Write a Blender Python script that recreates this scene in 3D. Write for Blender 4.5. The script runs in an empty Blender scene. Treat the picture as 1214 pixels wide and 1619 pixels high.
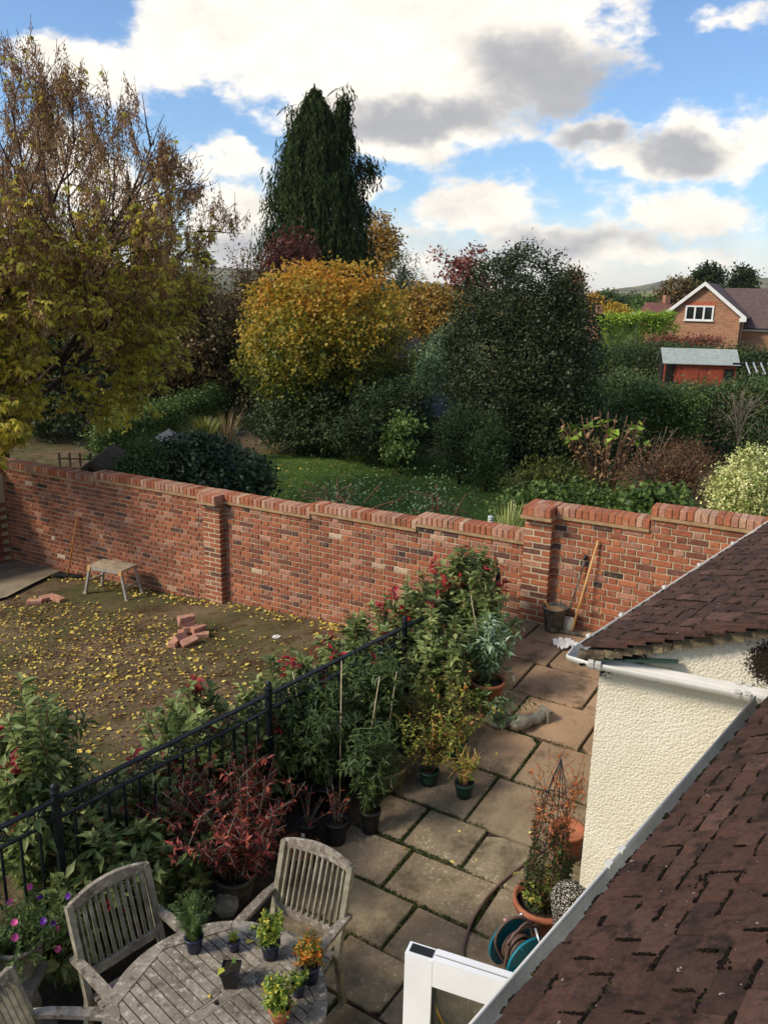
import bpy, math, random
import numpy as np
from mathutils import Vector, Matrix
# ------------------------------------------------------------------ camera, sky, sun, exposure
SC = bpy.context.scene
COL = SC.collection
FPX, PITCH, ROLL, CAMH = 1280.0, math.radians(14.7), math.radians(1.2), 4.35
cam = bpy.data.objects.new('camera', bpy.data.cameras.new('camera'))
COL.objects.link(cam)
cam.data.sensor_fit = 'VERTICAL'; cam.data.sensor_height = 36.0
cam.data.lens = 36.0 * FPX / 1619.0
cam.data.clip_start = 0.05; cam.data.clip_end = 20000
cam.matrix_world = Matrix.Translation((0, 0, CAMH)) @ Matrix.Rotation(math.pi/2 - PITCH, 4, 'X') @ Matrix.Rotation(ROLL, 4, 'Z')
SC.camera = cam
SC.view_settings.view_transform = 'Standard'; SC.view_settings.look = 'None'
SC.view_settings.exposure = 0.55; SC.view_settings.gamma = 1.0
SC.cycles.max_bounces = 6; SC.cycles.diffuse_bounces = 3; SC.cycles.transparent_max_bounces = 6
SC.cycles.volume_bounces = 0
SC.cycles.caustics_reflective = False; SC.cycles.caustics_refractive = False

SUN_AZ, SUN_EL = math.radians(-112), math.radians(38)     # azimuth from +Y towards +X: left of the camera, slightly behind
sd = bpy.data.lights.new('sun', 'SUN'); sd.energy = 2.7; sd.angle = math.radians(14); sd.color = (1.0, 0.89, 0.74)
sun = bpy.data.objects.new('sun', sd); COL.objects.link(sun)
_sv = Vector((math.sin(SUN_AZ)*math.cos(SUN_EL), math.cos(SUN_AZ)*math.cos(SUN_EL), math.sin(SUN_EL)))
sun.rotation_euler = _sv.to_track_quat('Z', 'Y').to_euler()

def ray(px, py):
    u = (px-607)/FPX; v = -(py-809.5)/FPX
    c, s = math.cos(ROLL), math.sin(ROLL)
    u, v = u*c - v*s, u*s + v*c
    return np.array([u, math.cos(PITCH)+v*math.sin(PITCH), -math.sin(PITCH)+v*math.cos(PITCH)])
def at(px, py, z=0.0):
    r = ray(px, py); t = (z-CAMH)/r[2]; return np.array([0, 0, CAMH]) + r*t
def atd(px, py, y):
    r = ray(px, py); return np.array([0, 0, CAMH]) + r*(y/r[1])
def on_plane(px, py, p, d):
    r = ray(px, py); n = np.array([-d[1], d[0]]); p = np.array(p[:2])
    t = (n @ p)/(n @ r[:2]); return np.array([0, 0, CAMH]) + r*t

def make_world():
    w = bpy.data.worlds.new('World'); SC.world = w; w.use_nodes = True
    nt = w.node_tree; N = nt.nodes; L = nt.links; N.clear()
    def nd(t, **k):
        n = N.new(t)
        for a, b in k.items(): setattr(n, a, b)
        return n
    def M(op, a, b=0.0, c=None, clamp=False):
        n = nd('ShaderNodeMath', operation=op, use_clamp=clamp)
        for i, v in enumerate((a, b, c)):
            if v is None: continue
            if isinstance(v, (int, float)): n.inputs[i].default_value = v
            else: L.new(v, n.inputs[i])
        return n.outputs[0]
    def smooth(v, lo, hi):
        n = nd('ShaderNodeMapRange', interpolation_type='SMOOTHSTEP')
        L.new(v, n.inputs[0]); n.inputs[1].default_value = lo; n.inputs[2].default_value = hi
        return n.outputs[0]
    tc = nd('ShaderNodeTexCoord'); vec = tc.outputs['Generated']
    sp = nd('ShaderNodeSeparateXYZ'); L.new(vec, sp.inputs[0])
    az = M('ARCTAN2', sp.outputs[0], sp.outputs[1]); el = M('ARCSINE', sp.outputs[2])
    sky = nd('ShaderNodeTexSky'); sky.sky_type = 'NISHITA'; sky.sun_disc = False
    sky.sun_elevation = SUN_EL; sky.sun_rotation = SUN_AZ
    sky.air_density = 1.0; sky.dust_density = 0.8; sky.ozone_density = 1.6
    skc = nd('ShaderNodeVectorMath', operation='SCALE'); tnt = nd('ShaderNodeVectorMath', operation='MULTIPLY'); L.new(sky.outputs[0], tnt.inputs[0]); tnt.inputs[1].default_value = (.84, 1.02, 1.2); L.new(tnt.outputs[0], skc.inputs[0]); skc.inputs['Scale'].default_value = 0.105
    # noise used to ragged-edge the clouds: flattened in elevation, finer towards the horizon
    def noise(scale, detail, rough, zs=1.0, off=0.0):
        mp = nd('ShaderNodeMapping'); L.new(vec, mp.inputs[0]); mp.inputs['Scale'].default_value = (1, 1, zs); mp.inputs['Location'].default_value = (off, off*.7, off*.3)
        n = nd('ShaderNodeTexNoise'); L.new(mp.outputs[0], n.inputs[0]); n.inputs['Scale'].default_value = scale
        n.inputs['Detail'].default_value = detail; n.inputs['Roughness'].default_value = rough
        return n.outputs[0]
    wrp = noise(7.0, 4, .6, 1.5, 5.3); wrp2 = noise(7.0, 4, .6, 1.5, 9.1)
    az = M('ADD', az, M('MULTIPLY_ADD', wrp, .20, -.10)); el = M('ADD', el, M('MULTIPLY_ADD', wrp2, .10, -.05))
    n_edge = noise(9.0, 9, 0.62, 1.6); n_big = noise(3.2, 6, 0.55, 2.2, 3.1); n_fine = noise(26.0, 6, 0.6, 2.0, 1.7)
    def blob(px, py, rx, ry, amp=1.0):
        r = ray(px, py); a = math.atan2(r[0], r[1]); e = math.atan2(r[2], math.hypot(r[0], r[1]))
        da = M('MULTIPLY_ADD', az, FPX*math.cos(e)*1.0/rx, -a*FPX*math.cos(e)/rx)
        de = M('MULTIPLY_ADD', el, FPX/ry, -e*FPX/ry)
        d = M('SQRT', M('ADD', M('MULTIPLY', da, da), M('MULTIPLY', de, de)))
        return M('SUBTRACT', amp, d), da, de
    # (px, py, rx, ry): where the photograph's clouds stand, as directions on the sky dome
    blobs = [(215, 112, 130, 46, 1.25), (430, 70, 180, 80, 1.4), (660, 50, 250, 125, 1.45), (830, 85, 170, 75, 1.35), (610, 190, 190, 50, 1.3), (330, 262, 120, 44),
             (945, 212, 82, 40), (1110, 225, 130, 66), (985, 272, 120, 34), (1215, 205, 95, 68), (770, 335, 130, 62),
             (1070, 345, 210, 60), (370, 345, 130, 90), (900, 395, 260, 55), (520, 420, 420, 60), (1150, 35, 100, 26, .8), (150, 300, 170, 120),
             (1000, 415, 300, 46), (590, 290, 60, 30, .9)]
    tot = None
    for b in blobs:
        f, da, de = blob(*b)
        tot = f if tot is None else M('SMOOTH_MAX', tot, f, 0.25)
    # the same broken cloud carries on outside the view
    out = M('MAXIMUM', smooth(M('ABSOLUTE', az), 0.46, 0.72), smooth(el, 0.36, 0.55))
    gen = M('MULTIPLY_ADD', n_big, 5.0, -2.25)
    gen = M('ADD', M('MULTIPLY', gen, out), M('MULTIPLY_ADD', out, 3.0, -3.0))
    tot = M('SMOOTH_MAX', tot, gen, 0.2)
    tot = M('ADD', tot, M('MULTIPLY_ADD', n_edge, 2.1, -1.22))
    tot = M('ADD', tot, M('MULTIPLY_ADD', n_fine, 0.7, -0.35))
    dens = smooth(tot, -0.02, 0.48)
    # low bank of hazy cloud along the horizon
    bank = M('MULTIPLY', smooth(el, 0.125, 0.01), M('MULTIPLY_ADD', n_edge, 1.1, 0.32, clamp=True))
    dens = M('MAXIMUM', dens, bank)
    # grey undersides: towards the lower right of the thick clouds
    g1, _, _ = blob(880, 125, 190, 70); g2, _, _ = blob(660, 180, 170, 36); g3, _, _ = blob(940, 218, 62, 30); g4, _, _ = blob(1075, 245, 92, 36)
    g5, _, _ = blob(900, 392, 330, 34); g6, _, _ = blob(400, 395, 260, 50)
    g = M('SMOOTH_MAX', M('SMOOTH_MAX', g1, g2, .3), M('MAXIMUM', g3, g4), .2)
    g = M('MAXIMUM', g, M('MULTIPLY', M('MAXIMUM', g5, g6), .55))
    gg = M('MULTIPLY', M('MULTIPLY_ADD', n_big, 2.0, -0.6), out)
    g = M('MAXIMUM', g, gg)
    g = M('ADD', g, M('MULTIPLY_ADD', n_edge, 1.3, -0.65))
    grey = smooth(g, -0.10, 0.75)
    mx = nd('ShaderNodeMix', data_type='RGBA'); L.new(grey, mx.inputs[0])
    mx.inputs[6].default_value = (0.88, 0.81, 0.70, 1); mx.inputs[7].default_value = (0.36, 0.355, 0.36, 1)
    tex = M('MULTIPLY_ADD', n_fine, 0.35, 0.82)
    ms = nd('ShaderNodeVectorMath', operation='SCALE'); L.new(mx.outputs[2], ms.inputs[0]); L.new(tex, ms.inputs['Scale'])
    fin = nd('ShaderNodeMix', data_type='RGBA'); L.new(M('MULTIPLY', dens, 0.97), fin.inputs[0]); L.new(skc.outputs[0], fin.inputs[6]); L.new(ms.outputs[0], fin.inputs[7])
    bg = nd('ShaderNodeBackground'); L.new(fin.outputs[2], bg.inputs[0]); bg.inputs[1].default_value = 1.0
    o = nd('ShaderNodeOutputWorld'); L.new(bg.outputs[0], o.inputs[0])
    w.cycles.sampling_method = 'MANUAL'; w.cycles.sample_map_resolution = 512
make_world()

# ------------------------------------------------------------------ mesh helpers
class MB:
    def __init__(self): self.v = []; self.f = []; self.t = []
    def add(self, vs, fs, tone=0.5):
        o = len(self.v); self.v.extend([tuple(map(float, p)) for p in vs]); self.f.extend([tuple(i+o for i in f) for f in fs]); self.t.extend([tone]*len(fs))
    def box(self, c, s, rz=0.0, tone=.5, R=None, jit=0.0, rng=None):
        hx, hy, hz = s[0]/2, s[1]/2, s[2]/2
        P = np.array([(x, y, z) for z in (-hz, hz) for x, y in ((-hx, -hy), (hx, -hy), (hx, hy), (-hx, hy))])
        if jit: P = P + (rng.random(P.shape)-.5)*jit
        if R is None:
            cs, sn = math.cos(rz), math.sin(rz); R = np.array([[cs, -sn, 0], [sn, cs, 0], [0, 0, 1]])
        P = P @ np.array(R).T + np.array(c)
        self.add(P, [(3, 2, 1, 0), (4, 5, 6, 7), (0, 1, 5, 4), (1, 2, 6, 5), (2, 3, 7, 6), (3, 0, 4, 7)], tone); return self
    def beam(self, a, b, w, h, up=(0, 0, 1), tone=.5):
        a = np.array(a, float); b = np.array(b, float); d = b-a; l = np.linalg.norm(d); d /= l
        s = np.cross(d, up); s /= np.linalg.norm(s); u = np.cross(s, d)
        R = np.stack([d, s, u], 1); return self.box((a+b)/2, (l, w, h), R=R, tone=tone)
    def prism(self, poly, z0, z1, tone=.5):
        n = len(poly); vs = [(p[0], p[1], z0) for p in poly]+[(p[0], p[1], z1) for p in poly]
        self.add(vs, [tuple(range(n))[::-1], tuple(range(n, 2*n))]+[(i, (i+1) % n, (i+1) % n+n, i+n) for i in range(n)], tone); return self
    def tube(self, pts, rad, n=6, tone=.5, cap=True):
        pts = [np.array(p, float) for p in pts]; m = len(pts)
        if not hasattr(rad, '__len__'): rad = [rad]*m
        vs = []; prev = None
        for i in range(m):
            d = pts[min(i+1, m-1)]-pts[max(i-1, 0)]; d = d/(np.linalg.norm(d)+1e-9)
            if prev is None:
                a = np.array((0, 0, 1.)) if abs(d[2]) < .9 else np.array((1., 0, 0)); s = np.cross(d, a)
            else: s = prev - d*(prev @ d)
            s /= np.linalg.norm(s)+1e-9; prev = s; u = np.cross(d, s)
            for k in range(n):
                a = 2*math.pi*k/n; vs.append(pts[i]+rad[i]*(math.cos(a)*s+math.sin(a)*u))
        fs = [(i*n+k, i*n+(k+1) % n, (i+1)*n+(k+1) % n, (i+1)*n+k) for i in range(m-1) for k in range(n)]
        if cap: fs += [tuple(range(n))[::-1], tuple(range((m-1)*n, m*n))]
        self.add(vs, fs, tone); return self
    def lathe(self, prof, n=20, c=(0, 0, 0), tone=.5, R=None, wob=0, rng=None):
        vs = []
        for r, z in prof:
            for k in range(n):
                a = 2*math.pi*k/n; rr = r*(1+(wob*(rng.random()-.5) if wob else 0)); vs.append((rr*math.cos(a), rr*math.sin(a), z))
        m = len(prof); fs = [(i*n+k, i*n+(k+1) % n, (i+1)*n+(k+1) % n, (i+1)*n+k) for i in range(m-1) for k in range(n)]
        if prof[0][0] > 1e-6: fs.append(tuple(range(n))[::-1])
        if prof[-1][0] > 1e-6: fs.append(tuple(range((m-1)*n, m*n)))
        P = np.array(vs)
        if R is not None: P = P @ np.array(R).T
        self.add(P+np.array(c), fs, tone); return self
    def blob(self, c, r, rng, n=8, m=5, wob=.25, tone=.5):
        prof = [(math.sin(math.pi*i/m), -math.cos(math.pi*i/m)) for i in range(m+1)]
        vs = []; r = np.array(r, float)*np.ones(3)
        for i, (q, z) in enumerate(prof):
            for k in range(n):
                a = 2*math.pi*k/n; s = 1+wob*(rng.random()-.5)
                if i in (0, m): s = 1
                vs.append((q*math.cos(a)*r[0]*s+c[0], q*math.sin(a)*r[1]*s+c[1], z*r[2]*s+c[2]))
        self.add(vs, [(i*n+k, i*n+(k+1) % n, (i+1)*n+(k+1) % n, (i+1)*n+k) for i in range(m) for k in range(n)], tone); return self

def mesh_from(mb, name, smooth=False, mat=None):
    me = bpy.data.meshes.new(name); me.from_pydata(mb.v, [], mb.f)
    if mb.t:
        a = me.attributes.new('tone', 'FLOAT', 'FACE'); a.data.foreach_set('value', np.array(mb.t, np.float32))
    if smooth: me.polygons.foreach_set('use_smooth', [True]*len(me.polygons))
    if mat: me.materials.append(mat)
    me.update(); return me
def np_mesh(name, V, F, tone=None, mat=None, smooth=False):
    V = np.asarray(V, np.float32); F = np.asarray(F, np.int32); k = F.shape[1]; m = len(F)
    me = bpy.data.meshes.new(name); me.vertices.add(len(V)); me.vertices.foreach_set('co', V.ravel())
    me.loops.add(m*k); me.loops.foreach_set('vertex_index', F.ravel())
    me.polygons.add(m); me.polygons.foreach_set('loop_start', np.arange(0, m*k, k, dtype=np.int32))
    if tone is not None:
        a = me.attributes.new('tone', 'FLOAT', 'FACE'); a.data.foreach_set('value', np.asarray(tone, np.float32))
    if smooth: me.polygons.foreach_set('use_smooth', np.ones(m, bool))
    if mat: me.materials.append(mat)
    me.update(calc_edges=True); me.validate(); return me
def obj(name, me, parent=None, loc=None, rz=0.0):
    o = bpy.data.objects.new(name, me); COL.objects.link(o)
    if parent is not None: o.parent = parent
    if loc is not None: o.location = loc
    if rz: o.rotation_euler = (0, 0, rz)
    return o
def tag(o, label, cat, group=None):
    o['label'] = label; o['category'] = cat
    if group: o['group'] = group
    return o
def thing(name, label, cat, loc=(0, 0, 0), rz=0.0, group=None):
    o = obj(name, None, None, tuple(map(float, loc)), rz); o.empty_display_size = .1; return tag(o, label, cat, group)
def part(name, mb, mat, parent, smooth=False):
    return obj(name, mesh_from(mb, name, smooth, mat), parent)
def struct(o): o['kind'] = 'structure'; return o
def stuff(o): o['kind'] = 'stuff'; return o

# ------------------------------------------------------------------ materials
def lin(h):
    h = h.lstrip('#'); return tuple((lambda c: c/12.92 if c <= .04045 else ((c+.055)/1.055)**2.4)(int(h[i:i+2], 16)/255) for i in (0, 2, 4))
class MT:
    def __init__(s, name):
        s.m = bpy.data.materials.new(name); s.m.use_nodes = True; s.nt = s.m.node_tree; s.N = s.nt.nodes; s.L = s.nt.links
        s.p = s.N['Principled BSDF']; s.geo = s.N.new('ShaderNodeNewGeometry')
    def set(s, inp, v):
        if isinstance(v, bpy.types.NodeSocket): s.L.new(v, inp)
        elif hasattr(v, '__len__') and len(v) == 3 and inp.type == 'RGBA': inp.default_value = (*v, 1)
        else: inp.default_value = v
    def noise(s, scale, detail=4, rough=.6, vec=None, sc=None, dist=0.0):
        n = s.N.new('ShaderNodeTexNoise'); v = vec or s.geo.outputs['Position']
        if sc:
            mp = s.N.new('ShaderNodeMapping'); s.L.new(v, mp.inputs[0]); mp.inputs['Scale'].default_value = sc; v = mp.outputs[0]
        s.L.new(v, n.inputs[0]); n.inputs['Scale'].default_value = scale; n.inputs['Detail'].default_value = detail; n.inputs['Roughness'].default_value = rough; n.inputs['Distortion'].default_value = dist
        return n.outputs[0]
    def voro(s, scale, feature='F1', out=0, vec=None):
        n = s.N.new('ShaderNodeTexVoronoi'); n.feature = feature; s.L.new(vec or s.geo.outputs['Position'], n.inputs[0]); n.inputs['Scale'].default_value = scale
        return n.outputs[out]
    def ramp(s, fac, stops, interp='LINEAR'):
        n = s.N.new('ShaderNodeValToRGB'); n.color_ramp.interpolation = interp; e = n.color_ramp.elements
        while len(e) < len(stops): e.new(.5)
        for i, (p, c) in enumerate(stops):
            e[i].position = p
            if isinstance(c, str): c = lin(c)
            if not hasattr(c, '__len__'): c = (c, c, c)
            e[i].color = (*c, 1)
        s.L.new(fac, n.inputs[0]); return n.outputs[0]
    def mix(s, fac, a, b, mode='MIX'):
        n = s.N.new('ShaderNodeMix'); n.data_type = 'RGBA'; n.blend_type = mode; s.set(n.inputs[0], fac); s.set(n.inputs[6], a); s.set(n.inputs[7], b); return n.outputs[2]
    def math(s, op, a, b=0.0, clamp=False):
        n = s.N.new('ShaderNodeMath'); n.operation = op; n.use_clamp = clamp; s.set(n.inputs[0], a); s.set(n.inputs[1], b); return n.outputs[0]
    def attr(s, name='tone'):
        n = s.N.new('ShaderNodeAttribute'); n.attribute_name = name; return n.outputs['Fac']
    def objcol(s):
        n = s.N.new('ShaderNodeObjectInfo'); q = s.N.new('ShaderNodeSeparateColor'); s.L.new(n.outputs['Color'], q.inputs[0]); return q.outputs[0]
    def orand(s):
        return s.N.new('ShaderNodeObjectInfo').outputs['Random']
    def sep(s):
        q = s.N.new('ShaderNodeSeparateXYZ'); s.L.new(s.geo.outputs['Position'], q.inputs[0]); return q.outputs
    def bump(s, h, strength=.5, dist=.01):
        n = s.N.new('ShaderNodeBump'); s.L.new(h, n.inputs['Height']); n.inputs['Strength'].default_value = strength; n.inputs['Distance'].default_value = dist; s.L.new(n.outputs[0], s.p.inputs['Normal']); return n
    def done(s, col, rough=.8, metal=0.0, spec=None):
        s.set(s.p.inputs['Base Color'], col); s.set(s.p.inputs['Roughness'], rough); s.p.inputs['Metallic'].default_value = metal
        if spec is not None: s.p.inputs['Specular IOR Level'].default_value = spec
        return s.m
def simple(name, c1, c2, scale=12, rough=.8, bump=.3, bs=60, bd=.004, metal=0.0, spec=None, lo=.35, hi=.65):
    t = MT(name); n = t.noise(scale, 5); c = t.ramp(n, [(lo, c1), (hi, c2)])
    if bump: t.bump(t.noise(bs, 4), bump, bd)
    return t.done(c, rough, metal, spec)
def leafmat(name, stops, rough=.5, trans=.25, spec=.35):
    t = MT(name); tone = t.attr(); c = t.ramp(tone, stops)
    n = t.noise(9, 2); c = t.mix(.35, c, t.ramp(n, [(.3, .62), (.7, 1.35)]), 'MULTIPLY')
    t.done(c, rough, 0, spec)
    tr = t.N.new('ShaderNodeBsdfTranslucent'); t.L.new(c, tr.inputs[0]); mx = t.N.new('ShaderNodeMixShader'); mx.inputs[0].default_value = trans
    t.L.new(t.p.outputs[0], mx.inputs[1]); t.L.new(tr.outputs[0], mx.inputs[2]); out = [n for n in t.N if n.type == 'OUTPUT_MATERIAL'][0]; t.L.new(mx.outputs[0], out.inputs[0])
    return t.m

BRICK_STOPS = [(0, '#443732'), (.04, '#54423c'), (.09, '#69493f'), (.2, '#7d4e3c'), (.38, '#965840'), (.55, '#a26246'), (.68, '#b06d4c'), (.78, '#986a59'), (.88, '#b5826a'), (.95, '#bd957a'), (1, '#c8b094')]
def brickmat(name, src):
    t = MT(name); tone = t.objcol() if src == 'obj' else t.attr()
    tone = t.math('ADD', tone, t.math('MULTIPLY_ADD', t.noise(14, 3), .22), True) if False else tone
    c = t.ramp(tone, BRICK_STOPS)
    c = t.mix(.8, c, t.ramp(t.noise(28, 5, .65), [(.25, .52), (.5, .95), (.75, 1.35)]), 'MULTIPLY')
    sm = t.ramp(t.noise(17, 6, .7, dist=.6), [(.57, 0.), (.70, .8)])
    c = t.mix(sm, c, lin('#b09273'))
    c = t.mix(t.ramp(t.noise(2.3, 3), [(.45, 0.), (.75, .35)]), c, lin('#4a3328'))
    t.bump(t.noise(90, 5, .7), .55, .006); return t.done(c, .92, 0, .2)
M_BRICK = brickmat('brick_fired', 'obj'); M_BRICKS = brickmat('brick_fired_far', 'attr')
M_MORTAR = simple('mortar', '#b0a284', '#c6b898', 9, .95, .5, 120)
M_CREASE = simple('creasing_mortar', '#8f7350', '#a88c66', 9, .95, .5, 90)
RNG = np.random.default_rng(7)
def sstep(x, a, b):
    t = np.clip((x-a)/(b-a), 0, 1); return t*t*(3-2*t)
# wall line (front face of the boundary wall) in plan
WA = np.array((-2.45, 11.45)); WB = np.array((1.92, 9.0)); WD = (WB-WA)/np.linalg.norm(WB-WA); WN = np.array((WD[1], -WD[0]))  # WN points to the camera side
def wcoord(x, y): return (x-WA[0])*WD[0]+(y-WA[1])*WD[1]
# fence line
FZ = 1.25
FP = [at(88, 1265, FZ), at(425, 1098, FZ), at(636, 990, FZ), at(787, 918, FZ)]
FD = (FP[3]-FP[0])[:2]; FL = np.linalg.norm(FD); FD = FD/FL; FN = np.array((FD[1], -FD[0]))   # FN points to the patio side
FO = FP[0][:2]
def fcoord(x, y):
    dx = x-FO[0]; dy = y-FO[1]; return dx*FD[0]+dy*FD[1], dx*FN[0]+dy*FN[1]
def patio_z(x, y):
    t, _ = fcoord(np.asarray(x, float), np.asarray(y, float)); return .70*sstep(t, .6, 6.2)*1.0
def lawn_z(x, y):
    x = np.asarray(x, float); y = np.asarray(y, float)
    s = wcoord(x, y); z = np.clip(-.10+.055*s, -.40, 0.0)
    far = sstep(y, 13.5, 20); z = z*(1-far)
    t, q = fcoord(x, y); under = sstep(q, -.1, .15)*(y < 12)
    und = (np.sin(x*1.7+1)*np.cos(y*1.3)*.03+np.sin(x*.6+y*.8)*.03)
    return z*(1-under)-under*.06+und*(1-under)*(np.abs(x) < 40)-.02
def gpatio(px, py):
    p = at(px, py, 0)
    for _ in range(25): p = at(px, py, float(patio_z(p[0], p[1])))
    return p
def glawn(px, py):
    p = at(px, py, 0)
    for _ in range(25): p = at(px, py, float(lawn_z(p[0], p[1])))
    return p

# ---- ground
def ground_mat():
    t = MT('garden_ground'); x, y, z = t.sep()
    mud = t.ramp(t.noise(1.6, 6, .65), [(.3, '#544534'), (.5, '#6d5b45'), (.72, '#877259')])
    mud = t.mix(.5, mud, t.ramp(t.noise(22, 5, .7), [(.3, .5), (.7, 1.4)]), 'MULTIPLY')
    grass = t.ramp(t.noise(30, 5, .7), [(.3, '#2c3a17'), (.6, '#4a5a26'), (.8, '#5f6a34')])
    g = t.ramp(t.noise(.55, 4, .6), [(.42, 0.), (.58, 1.)])
    near = t.mix(t.math('MULTIPLY', g, .5), mud, grass)
    litter = t.ramp(t.noise(3.1, 4, .7), [(.52, 0.), (.62, .7)])
    near = t.mix(litter, near, lin('#4b3322'))
    far = t.ramp(t.noise(.02, 5, .6), [(.3, '#3d4a22'), (.5, '#5f6232'), (.7, '#7d7448')])
    d = t.math('MULTIPLY', t.math('SUBTRACT', y, 30.0), .05, True)
    t.bump(t.noise(40, 6, .7), .7, .03)
    return t.done(t.mix(d, near, far), .97, 0, .15)
def grid_mesh(name, xs, ys, zf, mat):
    X, Y = np.meshgrid(xs, ys); Z = zf(X, Y); V = np.stack([X, Y, Z], -1).reshape(-1, 3); nx, ny = len(xs), len(ys)
    i = np.arange(nx*ny).reshape(ny, nx); F = np.stack([i[:-1, :-1], i[:-1, 1:], i[1:, 1:], i[1:, :-1]], -1).reshape(-1, 4)
    return np_mesh(name, V, F, None, mat, True)
xs = np.concatenate([[-4800, -2500, -900, -300, -120, -60, -30], np.arange(-16, 16.1, .25), [22, 30, 60, 120, 300, 900, 2500, 4800]])
ys = np.concatenate([[-600, -60, -15], np.arange(-4, 26, .25), [30, 40, 60, 100, 200, 400, 900, 2000, 3500, 4800]])
gr = struct(obj('ground', grid_mesh('ground', xs, ys, lawn_z, ground_mat())))
# neighbour's lawn beyond the wall
tl = MT('lawn_grass'); c = tl.ramp(tl.noise(1.2, 5, .65), [(.3, '#3d5720'), (.6, '#5a7630'), (.8, '#6c833c')])
c = tl.mix(.6, c, tl.ramp(tl.noise(60, 4, .7), [(.3, .5), (.7, 1.4)]), 'MULTIPLY'); tl.bump(tl.noise(70, 5, .8), .8, .03)
M_GRASS = tl.done(c, .95, 0, .15)
def lawn2_z(X, Y): return lawn_z(X, Y)+.02
struct(obj('lawn', grid_mesh('lawn', np.arange(-6.5, 7.0, .25), np.arange(12.2, 23.2, .25), lambda X, Y: np.where(wcoord(X, Y)*0+(X-WA[0])*WN[0]+(Y-WA[1])*WN[1] < -.6, lawn2_z(X, Y), -1.), M_GRASS)))
M_CONC = simple('old_concrete', '#6f6250', '#8d7f68', 3, .9, .4, 40)
def quadpatch(name, corners, zf, mat, n=10, up=.0, thick=.08):
    C = [np.array(c[:2]) for c in corners]; V = []; 
    for j in range(n+1):
        for i in range(n+1):
            a, b = i/n, j/n; p = (C[0]*(1-a)+C[1]*a)*(1-b)+(C[3]*(1-a)+C[2]*a)*b; V.append((p[0], p[1], float(zf(p[0], p[1]))+up))
    k = (n+1); F = [(j*k+i, j*k+i+1, (j+1)*k+i+1, (j+1)*k+i) for j in range(n) for i in range(n)]
    return np_mesh(name, V, F, None, mat, True)
pad = [glawn(-150, 985), glawn(12, 948), glawn(98, 906), glawn(-20, 872)]
struct(obj('concrete_path', quadpatch('concrete_path', pad, lawn_z, M_CONC, 10, .05)))

# ---- boundary wall
def brick_mesh(l, d, h, rng, name):
    mb = MB(); b = .004
    P = []
    for z in (-h/2, h/2):
        for x, y in ((-l/2, -d/2), (l/2, -d/2), (l/2, d/2), (-l/2, d/2)):
            P.append((x, y, z))
    # chamfered box with uneven corners: inner ring on each of top, bottom and front
    j = lambda s: (rng.random()-.5)*s
    ring = lambda y, i: [(-l/2+i+j(.004), y, -h/2+i+j(.004)), (l/2-i+j(.004), y, -h/2+i+j(.004)), (l/2-i+j(.004), y, h/2-i+j(.004)), (-l/2+i+j(.004), y, h/2-i+j(.004))]
    r0 = ring(-d/2, .005); r1 = ring(-d/2+.006, .0); r2 = ring(d/2, .0)
    mb.add(r0+r1+r2, [(0, 1, 2, 3), (11, 10, 9, 8)]+[(a+i, a+4+i, a+4+(i+1) % 4, a+(i+1) % 4) for a in (0, 4) for i in range(4)])
    return mesh_from(mb, name, False, M_BRICK)
rb = random.Random(5)
STR = [brick_mesh(.207, .06, .0605, rb, 'stretcher_brick') for _ in range(8)]
HDR = [brick_mesh(.097, .06, .0605, rb, 'header_brick') for _ in range(8)]
COP = [brick_mesh(.064, .250, .102, rb, 'coping_brick') for _ in range(6)]
CORNER = brick_mesh(.208, .2, .0605, rb, 'pier_brick'); CORNERH = brick_mesh(.100, .2, .0605, rb, 'pier_half_brick')
def btone(r):
    u = r.random()
    if u < .025: return r.uniform(0, .08)
    if u < .12: return r.uniform(.08, .25)
    if u < .80: return r.uniform(.28, .68)
    if u < .985: return r.uniform(.70, .9)
    return r.uniform(.93, 1.0)
def wall_z(px, py): return on_plane(px, py, WA, WD)
def seg(pa, ya, pb, yb):
    a = wall_z(pa, ya); b = wall_z(pb, yb); sa = wcoord(a[0], a[1]); sb = wcoord(b[0], b[1]); return [sa, sb, (a[2]+b[2])/2]
SEG = [seg(-40, 724, 147, 756), seg(152, 747, 338, 782), seg(338, 778, 490, 804), seg(492, 792, 658, 829), seg(661, 812, 832, 853), seg(836, 790, 1028, 826), seg(1031, 793, 1214, 830)]
SEG[0][0] = -6.2; SEG[-1][1] += 2.2
for a, b in zip(SEG[:-1], SEG[1:]): m = (a[1]+b[0])/2; a[1] = b[0] = m
CZ = .0745
for s_, k_ in zip(SEG, (-1, 0, 0, 1, 2, 7, 9)): s_[2] = 1.583+CZ*k_      # the wall climbs in whole courses
def wpt(s, out, z): return np.array((WA[0]+WD[0]*s+WN[0]*out, WA[1]+WD[1]*s+WN[1]*out, z))
WRZ = math.atan2(WD[1], WD[0])
wall = thing('brick_wall', 'long stepped red brick garden wall with brick coping and square piers behind the muddy lawn', 'wall', wpt(0, 0, -.15), WRZ)
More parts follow.
